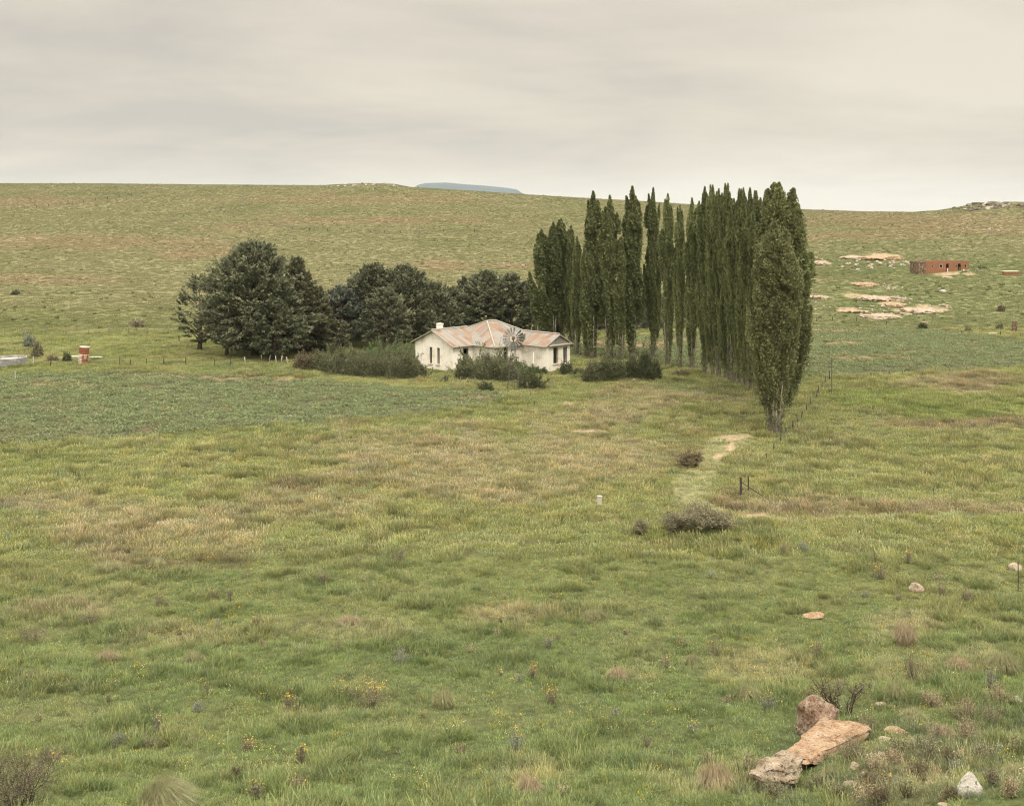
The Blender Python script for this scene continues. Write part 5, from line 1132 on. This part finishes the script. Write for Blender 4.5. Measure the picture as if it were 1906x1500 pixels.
def pile(cx_, cy_, w, h, n, smin, smax, label, group, mats, base=0):
    for k in range(n):
        a = rr.uniform(0, 6.28); q = math.sqrt(rr.random()); px = cx_+math.cos(a)*q*w; py = cy_+math.sin(a)*q*h; s = rr.uniform(smin, smax)
        rock(px, py, s, s*rr.uniform(.42, .65), label, rr.choice(mats), RK[rr.randrange(10)], rr.uniform(0, 6), .25, .8, group=group)
pile(1638, 492, 64, 10, 34, 4, 11, 'pale boulder in the band of rocks under the highest slab', 'boulders under the highest slab', [R_PALE, R_PALE, R_GREY])
pile(1540, 482, 40, 6, 10, 3, 8, 'small pale rock scattered near the poplar edge high on the slope', 'rocks near the poplar edge', [R_PALE, R_DARK])
pile(1578, 503, 26, 5, 8, 4, 9, 'grey rock of the small cluster in the grass below the boulder band', 'grey rock cluster', [R_GREY, R_DARK])
pile(1660, 534, 24, 6, 18, 3, 7, 'small pale rock in the rubble patch right of the oval slab', 'rubble right of the oval slab', [R_GREY, R_PALE])
pile(1680, 560, 50, 8, 16, 4, 9, 'rounded rock right of the wide bare slab', 'rocks right of the wide slab', [R_PALE, R_GREY])
pile(1650, 580, 75, 9, 34, 4, 11, 'broken rock between the ledges of the lowest outcrop', 'broken rocks of the lowest outcrop', [R_PALE, R_DARK, R_GREY])
pile(1750, 576, 44, 9, 20, 4, 10, 'pale rock trailing off right of the lowest outcrop', 'rocks trailing off the outcrop', [R_PALE, R_GREY])
pile(1530, 570, 30, 12, 10, 4, 8, 'small rock on the low slope beside the rightmost poplar', 'small rocks by the rightmost poplar', [R_PALE, R_GREY])
pile(1815, 497+8, 26, 4, 6, 3, 6, 'little stone in the yard between shed and trough', 'yard stones', [R_GREY, R_DARK])
# crest rocks: placed on the skyline knoll and on the two crest outcrops
def crest(u0, u1, n, label, group, smin, smax, d0, d1, mats):
    for k in range(n):
        u = rr.uniform(u0, u1); Yc = float(np.interp(u, [0, 600, 953, 1500, 1700, 1906], [650, 640, 600, 540, 500, 460])); Y = Yc*rr.uniform(d0, d1); X = (u-CX)/FPX*Y; s = rr.uniform(smin, smax)
        me = RK[rr.randrange(10)]; mt = rr.choice(mats); key = (me.name, mt.name)
        if key not in RCACHE: c = me.copy(); c.materials.clear(); c.materials.append(mt); RCACHE[key] = c
        o = link('rock', RCACHE[key], None); o.location = (X, Y, gz(X, Y)+s*.15); o.scale = (s, s*.8, s*rr.uniform(.42, .62)); o.rotation_euler = (0, 0, rr.uniform(0, 6)); tag(o, label, 'rock', group)
crest(1795, 1915, 46, 'lichened rock in the pile on the knoll at the right skyline', 'rocks on the right knoll', .7, 1.9, .94, 1.0, [R_DARK, R_GREY, R_DARK, R_DARK])
crest(1758, 1800, 6, 'dark rock on the skyline left of the knoll', 'skyline rocks left of the knoll', .4, 1.2, .985, 1.0, [R_DARK, R_GREY])
crest(1714, 1720, 2, 'lone dark rock where the right crest dips', 'lone skyline rocks', .5, .9, .99, 1.0, [R_DARK])
crest(628, 740, 28, 'dark rock in the outcrop on the left crest', 'rocks on the left crest', .5, 1.3, .97, 1.0, [R_DARK, R_GREY, R_DARK])
crest(640, 700, 5, 'rock just under the left crest outcrop', 'rocks on the left crest below', .4, .9, .93, .97, [R_DARK, R_GREY])
pile(440, 390, 45, 4, 9, 3, 6, 'rock in the faint stony line on the upper left hillside', 'stony line on the left hill', [R_DARK, R_GREY])
pile(70, 353, 35, 3, 6, 3, 5, 'rock in the group under the crest at the far left', 'rocks under the far left crest', [R_GREY, R_DARK])
pile(950, 495, 40, 5, 12, 3, 7, 'small pinkish rock on the slope left of the first poplars', 'rocks left of the poplars', [R_PALE, R_DARK])
pile(1820, 428, 60, 4, 8, 3, 7, 'pale stone on the tan upper slope at the right', 'stones on the tan upper slope', [R_PALE, R_GREY])
pile(1690, 1430, 150, 55, 20, 5, 13, 'small stone lost in the stony grass of the bottom right corner', 'small stones in the bottom right', [R_PALE, R_GREY, R_SAND])

# ------------------------------------------------------------------ tussocks and flowering clumps that stand out in the meadow
def tussock(px, py, wpx, hpx, label, mat, seed, n=520, lean=.9, wind=.0):
    g = G(px, py); m_ = g.y/FPX; R = wpx*m_*.5; H = hpx*m_; r = np.random.default_rng(seed)
    a = r.uniform(0, 2*PI, n); b = np.sqrt(r.random(n))*R*.5; out = r.uniform(.1, 1, n)*lean; h = .85*H*r.uniform(.6, 1.2, n)*(1.1-.45*out)
    bx, by = np.cos(a)*b, np.sin(a)*b; V = []; w = .006+m_*.25
    pts = []
    for f, zf in ((0, -.02), (.25, .5), (.6, .9), (1.0, .82)):
        rr_ = b+out*R*.8*f**1.3; pts.append(np.stack([np.cos(a)*rr_+wind*R*f, np.sin(a)*rr_, h*zf*(1-.6*out*f*f)], -1))
    W = np.stack([-np.sin(a), np.cos(a), 0*a], -1)*w*.5; ws = (1, .9, .6, .15)
    for k in range(3): V.append(np.stack([pts[k]-W*ws[k], pts[k]+W*ws[k], pts[k+1]+W*ws[k+1], pts[k+1]-W*ws[k+1]], 1))
    o = link('grass_tussock', quads('tussock', np.concatenate(V), np.tile(r.random(n), 3)), mat); o.location = (g.x, g.y, g.z); tag(o, label, 'tussock'); return o
tussock(290, 1500, 120, 62, 'sleek windswept green tussock at the bottom edge left of centre', LM_TUSS, 1, 1500, 1.0, .5)
tussock(1385, 1302, 62, 34, 'straw green tussock above the left end of the slab group', LM_TUSS, 2, 800, 1.0, .3)
tussock(1685, 1198, 70, 44, 'tall tan seeding tussock in the right meadow', LM_TUSSB, 3, 900, .7)
tussock(1868, 1250, 80, 42, 'big olive tussock near the right edge', LM_TUSS, 4, 800, .9)
tussock(1665, 1300, 50, 36, 'dark hearted tussock right of the thorny shrub', LM_TUSS, 5, 700, .9)
tussock(1785, 1245, 60, 26, 'low brown tussock beside the big olive one', LM_TUSSB, 6, 600, .9)
tussock(1330, 1470, 90, 60, 'pale feathery dry grass clump left of the knobbly boulder', LM_TUSSB, 7, 1100, .8)
tussock(985, 1475, 60, 40, 'dry straw tussock low in the centre meadow', LM_TUSSB, 8, 700, 1)
tussock(1290, 1235, 44, 22, 'dark olive tussock in the right middle meadow', LM_TUSS, 9, 500, .9)
tussock(1150, 1262, 50, 24, 'pinkish dry tussock in the centre right meadow', LM_TUSSB, 10, 500, .9)
tussock(825, 1315, 70, 34, 'tall weedy tussock right of the yellow flower mound', LM_TUSS, 11, 700, .6)
tussock(200, 1230, 56, 24, 'seeding tan tussock in the left meadow', LM_TUSSB, 12, 500, .8)
tussock(1890, 1445, 60, 30, 'grey green tussock in the lower right corner', LM_TUSS, 13, 600, .9)
tussock(1700, 1340, 60, 26, 'olive tussock above the flat orange stone', LM_TUSS, 14, 600, .9)
tussock(1545, 1448, 46, 26, 'green tussock between the slab and the bottom stones', LM_TUSS, 15, 600, .8)
tussock(1755, 1372, 54, 26, 'brownish tussock in the middle of the stony ground', LM_TUSSB, 16, 600, .8)
tussock(360, 1232, 50, 26, 'pale arching tussock in the left middle meadow', LM_TUSS, 17, 500, .9)
tussock(650, 1160, 60, 18, 'faded tussock by the small dark weeds', LM_TUSSB, 18, 400, .9)
tussock(200, 1062, 70, 22, 'dark olive tussock under the tan patch on the left', LM_TUSS, 19, 500, .7)
tussock(292, 1058, 46, 26, 'dark round tussock right of its olive neighbour on the left', LM_TUSS, 20, 500, .7)
tussock(545, 935, 60, 18, 'dark rough tussock in the mid left meadow', LM_TUSS, 21, 500, .7)
tussock(1105, 1150, 60, 18, 'dark green tussock right of centre', LM_TUSS, 22, 500, .7)
def flowers(px, py, wpx, hpx, label, seed, nf=40, mat=None, name='flowering_shrub', dens=1.0, cat='flower clump', group=None):
    g = G(px, py); m_ = g.y/FPX; R = wpx*m_*.5; H = hpx*m_*1.3+.10; r = np.random.default_rng(seed)
    e = empty(name, tuple(g), label, cat, group); n = int(800*dens*max(1, wpx/38)); C, D, T = [], [], MB()
    k = max(9, int(wpx/3)); hx = r.normal(0, R*.42, k); hy = r.normal(0, R*.35, k)
    tips = np.stack([hx, hy, H*r.uniform(.6, 1.05, k)*(1-.35*(np.hypot(hx, hy)/R)**2).clip(.3, 1)], -1)
    for t in tips: T.tube([(t[0]*.3, t[1]*.3, -.02), (t[0]*.8, t[1]*.8, t[2]*.5), tuple(t)], [.008, .007, .005], 3, False)
    idx = r.integers(0, k, n); f = r.uniform(.25, 1, n)[:, None]; C = tips[idx]*f+r.normal(0, .16*min(R, H), (n, 3)); C[:, 2] = np.maximum(C[:, 2], .02)
    ls = max(.04, 1.9*m_)
    link('foliage', quads('weed_leaves', leaves(C, r.normal(0, 1, (n, 3))+np.array([0, 0, .5]), ls, ls*.45, seed), None), mat or LM_SCRUB, e); T.build('stems', W_TWIG, e)
    if nf:
        i2 = r.integers(0, k, nf); C2 = tips[i2]+np.stack([r.normal(0, .20*R, nf), r.normal(0, .2*R, nf), r.uniform(0, .1*H, nf)], -1); fs = max(.045, 2.3*m_)
        link('blossoms', quads('petals', leaves(C2, r.normal(0, 1, (nf, 3))*np.array([1, 1, .2]), fs, fs*.9, seed+5), None), M_YEL, e)
    return e
fl = [(690, 1310, 104, 28, 80, None, 'widest mound of yellow flowers in the meadow'), (538, 1322, 44, 24, 26, None, 'brownish seed head clump with few yellow flowers left of the widest mound'), (1028, 1310, 40, 20, 24, None, 'compact yellow flower clump right of centre'),
      (994, 1262, 34, 18, 18, None, 'yellow flower clump above the compact one'), (290, 1366, 34, 30, 8, LM_GREYW, 'upright silvery weed with a few yellow flowers on the lower left'), (962, 1398, 50, 26, 14, LM_GREYW, 'silvery leaved yellow flowering weed low in the centre'),
      (224, 1388, 40, 16, 4, LM_GREYW, 'small silvery weed left of the upright one'), (368, 1325, 26, 12, 0, LM_GREYW, 'pale grey rosette weed on the lower left'), (745, 1236, 50, 24, 3, LM_GREYW, 'pale silvery weed patch above the widest mound'),
      (1022, 1206, 26, 14, 8, LM_GREYW, 'small pale flowering weed in the upper centre'), (1330, 1222, 46, 28, 14, None, 'seedy weed with yellow flowers in the right meadow'), (1520, 1222, 40, 24, 10, None, 'thin yellow flowering weed above the slab group'),
      (1430, 1322, 44, 22, 12, LM_GREYW, 'silvery weed with bright yellow heads left of the reddish boulder'), (1842, 1282, 44, 30, 8, LM_GREYW, 'pale leaved weed with yellow heads near the right edge'), (1612, 1368, 54, 34, 0, LM_SCRUB, 'grey leaved shrublet growing against the front of the long slab'),
      (60, 1196, 74, 26, 4, None, 'brown seed head clump at the far left'), (165, 1160, 60, 18, 0, None, 'brown weedy clump in the left meadow'), (398, 1118, 22, 16, 4, None, 'small twin weed, left one, in the left middle meadow'), (428, 1120, 20, 18, 2, None, 'small twin weed, right one, in the left middle meadow'),
      (295, 1130, 34, 18, 6, None, 'faded flower clump above the left tan weeds'), (478, 1168, 36, 14, 8, None, 'flat yellow flowering clump in the left middle meadow'), (600, 1085, 30, 14, 0, None, 'dark brown weed in the mid meadow'),
      (742, 1045, 50, 18, 0, None, 'dark spreading weed in the centre meadow'), (1690, 1048, 30, 16, 12, None, 'bright yellow flower clump near the thin dry stalks'), (1500, 1030, 36, 16, 2, LM_GREYW, 'bluish weed in the right middle meadow'),
      (1460, 1032, 34, 18, 8, None, 'yellowish weed left of the bluish weed'), (1752, 1112, 30, 26, 0, None, 'brown seedy weed right of the rounded pale rock'), (1800, 1120, 44, 16, 0, None, 'low brown seedy weeds between the pale rock and the right edge'),
      (1640, 1078, 60, 20, 12, None, 'yellow flecked weeds left of the rounded pale rock'), (460, 1398, 34, 16, 8, None, 'small yellow flowering weed in the lower left meadow'), (440, 1450, 26, 16, 0, LM_RUST, 'small dark leaved weed near the bottom'),
      (560, 1420, 30, 20, 10, None, 'sparse yellow weed low on the left'), (85, 1418, 34, 16, 8, None, 'yellow flowered weed above the bottom left thorn bush'), (480, 1485, 40, 24, 10, None, 'yellow headed weed at the bottom edge'), (1700, 1262, 80, 30, 8, None, 'brown seed head thicket in the right meadow'),
      (1560, 1290, 40, 20, 6, None, 'weeds behind the bare thorny shrub'), (1240, 1245, 30, 16, 4, None, 'thin grassy weed left of the olive tussock')]
for k, (px, py, w, h, nf, mt, lab) in enumerate(fl): flowers(px, py, w, h, lab, 800+k, int(nf*1.6), mt)

rw_ = random.Random(77)
for px, py in ((1620, 1465), (1690, 1482), (1770, 1425), (1850, 1462), (1662, 1420), (1880, 1484), (1440, 1486), (1735, 1312), (1560, 1488), (1800, 1375), (1725, 1405), (1640, 1500), (1845, 1345), (1588, 1410), (1400, 1440), (1630, 1435), (1715, 1450), (1765, 1490), (1830, 1415), (1890, 1400), (1675, 1395), (1795, 1335), (1520, 1470), (1745, 1380), (1860, 1310), (1610, 1490)):
    flowers(px, py, rw_.uniform(44, 84), rw_.uniform(14, 26), 'low grey brown scrub on the stony ground of the bottom right corner', 900+px, 0, rw_.choice((LM_SCRUB, LM_RUST, LM_TUSS, LM_TUSSB)), name='scrub', cat='scrub', group='scrub in the stony corner')
for k in range(60):
    px, py = rw_.uniform(5, 1900), 985+500*rw_.random()**1.1
    flowers(px, py, rw_.uniform(14, 40)*(.5+(py-900)/600), rw_.uniform(6, 11)*(.5+(py-900)/700), 'small weedy plant dotted among the meadow grass', 1000+k, rw_.choice((0, 0, 0, 6)), rw_.choice((LM_SCRUB, LM_TUSS, LM_GREYW, LM_TUSSB)), name='weed', dens=.35, cat='weed', group='small weeds in the meadow')
# ------------------------------------------------------------------ far table mountain
def mesa():
    Y0 = 8200.0; prof = [(700, 372), (745, 362), (768, 351), (778, 344), (792, 341), (830, 340), (862, 343), (905, 346), (945, 350), (962, 353), (971, 359), (985, 366), (1010, 375)]
    us = np.linspace(700, 1010, 90); vs = np.interp(us, [p[0] for p in prof], [p[1] for p in prof]); V = []; F = []; ny = 14
    for j in range(ny):
        t = j/(ny-1); Y = Y0-500+1700*t; f = math.sin(min(1, t*3.2)*PI/2) if t < .32 else (1 if t < .8 else math.cos((t-.8)/.2*PI/2)*.9+.1)
        for k, (u, v) in enumerate(zip(us, vs)):
            X = (u-CX)/FPX*Y0; z = CAMZ+(CY-v)*Y0/FPX; n_ = (vnoise(np.array([k*.35]), np.array([j*1.3]), 8)[0]-.5)*14*(1-abs(f*2-1))
            V.append((X, Y, -70+(z+70)*f+n_ if 0 < j else -70))
    n = len(us)
    for j in range(ny-1):
        for k in range(n-1): F.append((j*n+k, j*n+k+1, (j+1)*n+k+1, (j+1)*n+k))
    me = bpy.data.meshes.new('mountain'); me.from_pydata(V, [], F); m, nt, out = newmat('haze_tinted_slopes'); N = NT(nt); P = N.n('ShaderNodeNewGeometry').outputs['Position']; nz = N.noise(P, .006, 4, .6)
    finish(N, out, N.mix(nz, (.055, .075, .085), (.080, .098, .105)), 1, .05); tag(link('mountain', me, m), 'distant flat topped mountain beyond the crest', None, None, 'structure')  # bluish haze tint painted into the slope colour, besides the haze volume
mesa()
grass()

# ------------------------------------------------------------------ haze, sky, sun, camera
def haze():
    mb = MB(); mb.box((-9900, -9900, -90), (9900, 10100, 175)); m, nt, out = newmat('haze_air'); N = NT(nt)
    v = N.n('ShaderNodeVolumePrincipled', inp={'Color': (.72, .84, .98, 1), 'Density': 3.8e-5, 'Anisotropy': 0.0}); N.lnk(v.outputs[0], out.inputs['Volume'])
    tag(mb.build('haze', m), 'faint bluish haze over the far land', None, None, 'stuff')
haze()
def world():
    w = bpy.data.worlds.new('World'); SC.world = w; w.use_nodes = True; nt = w.node_tree; nt.nodes.clear(); N = NT(nt); out = nt.nodes.new('ShaderNodeOutputWorld')
    sky = N.n('ShaderNodeTexSky', sky_type='NISHITA'); sky.sun_disc = False; sky.sun_elevation = SUN_EL; sky.sun_rotation = SUN_ROT; sky.dust_density = 3
    tc = N.n('ShaderNodeTexCoord'); V = tc.outputs['Generated']; s = N.n('ShaderNodeSeparateXYZ'); N.lnk(V, s.inputs[0]); z = N.math('MAXIMUM', s.outputs[2], 0.0)
    inv = N.math('DIVIDE', 1.0, N.math('ADD', z, .19)); cb = N.n('ShaderNodeCombineXYZ'); N.lnk(N.math('MULTIPLY', s.outputs[0], inv), cb.inputs[0]); N.lnk(N.math('MULTIPLY', s.outputs[1], inv), cb.inputs[1])
    p = cb.outputs[0]
    n1 = N.noise(N.map(p, (.42, .50, 1), loc=(3.1, 1.7, 0)), 1.0, 5, .55, .3); n2 = N.noise(N.map(p, (.9, 1.2, 1), loc=(.3, 5.2, 0)), 1.0, 6, .6, .4)
    cl = N.math('ADD', N.math('MULTIPLY', n1, .65), N.math('MULTIPLY', n2, .35))
    tint = N.ramp(cl, [(.38, SKY_D), (.48, SKY_M), (.58, SKY_L)])
    elev = N.ramp(z, [(0, (1.10, 1.09, 1.08)), (.03, (1.0, 1.0, 1.0)), (.16, (.97, .97, .97)), (.3, (1.25, 1.25, 1.25)), (1, (1.0, 1.0, 1.0))])
    up = N.math('ADD', 1.0, N.math('MULTIPLY', N.math('MAXIMUM', N.math('SUBTRACT', z, .17), 0.0), SKY_UP))
    c = N.mix(1, tint, elev, 'MULTIPLY'); sc_ = N.n('ShaderNodeVectorMath', operation='SCALE'); N.lnk(c, sc_.inputs[0]); N.lnk(up, sc_.inputs['Scale'])
    b1 = N.n('ShaderNodeBackground', inp={'Strength': .08}); N.lnk(sky.outputs[0], b1.inputs[0]); b2 = N.n('ShaderNodeBackground', inp={'Strength': 1.0}); N.lnk(sc_.outputs[0], b2.inputs[0])
    mx = N.n('ShaderNodeMixShader', inp={0: .96}); N.lnk(b1.outputs[0], mx.inputs[1]); N.lnk(b2.outputs[0], mx.inputs[2]); N.lnk(mx.outputs[0], out.inputs[0])
SUN_EL = math.radians(52); SUN_AZ = math.radians(-72)      # direction towards the sun, azimuth measured from +X
SUN_ROT = PI/2-SUN_AZ
SKY_D, SKY_M, SKY_L = (.640, .592, .522), (.765, .700, .592), (.860, .790, .672); SKY_UP = 4.5
world()
sd = bpy.data.lights.new('sun', 'SUN'); sd.energy = 1.5; sd.angle = math.radians(10); sd.color = (1, .93, .82); so = bpy.data.objects.new('sun', sd); COL.objects.link(so)
dv = Vector((math.cos(SUN_EL)*math.cos(SUN_AZ), math.cos(SUN_EL)*math.sin(SUN_AZ), math.sin(SUN_EL))); so.rotation_euler = dv.to_track_quat('Z', 'Y').to_euler(); so.location = (0, 0, 60)
cam = bpy.data.cameras.new('camera'); co = bpy.data.objects.new('camera', cam); COL.objects.link(co); SC.camera = co
co.location = (0, 0, CAMZ); co.rotation_euler = (PI/2, 0, 0); cam.sensor_width = 36; cam.lens = FPX/1906*36; cam.shift_x = 0; cam.shift_y = -(750-CY)/1906; cam.clip_start = .5; cam.clip_end = 60000
SC.render.resolution_x = 1024; SC.render.resolution_y = 805
SC.view_settings.view_transform = 'Standard'; SC.view_settings.look = 'None'; SC.view_settings.exposure = 0; SC.view_settings.gamma = 1
SC.cycles.max_bounces = 5; SC.cycles.diffuse_bounces = 3; SC.cycles.glossy_bounces = 1; SC.cycles.transmission_bounces = 2; SC.cycles.volume_bounces = 1; SC.cycles.transparent_max_bounces = 8
SC.cycles.pixel_filter_type = 'BLACKMAN_HARRIS'; SC.cycles.filter_width = 1.15; SC.cycles.use_denoising = True; SC.cycles.denoiser = 'OPENIMAGEDENOISE'; SC.cycles.denoising_prefilter = 'ACCURATE'; SC.cycles.denoising_input_passes = 'RGB_ALBEDO_NORMAL'; SC.cycles.denoiser = 'OPENIMAGEDENOISE'; SC.cycles.use_adaptive_sampling = True; SC.cycles.adaptive_threshold = .012
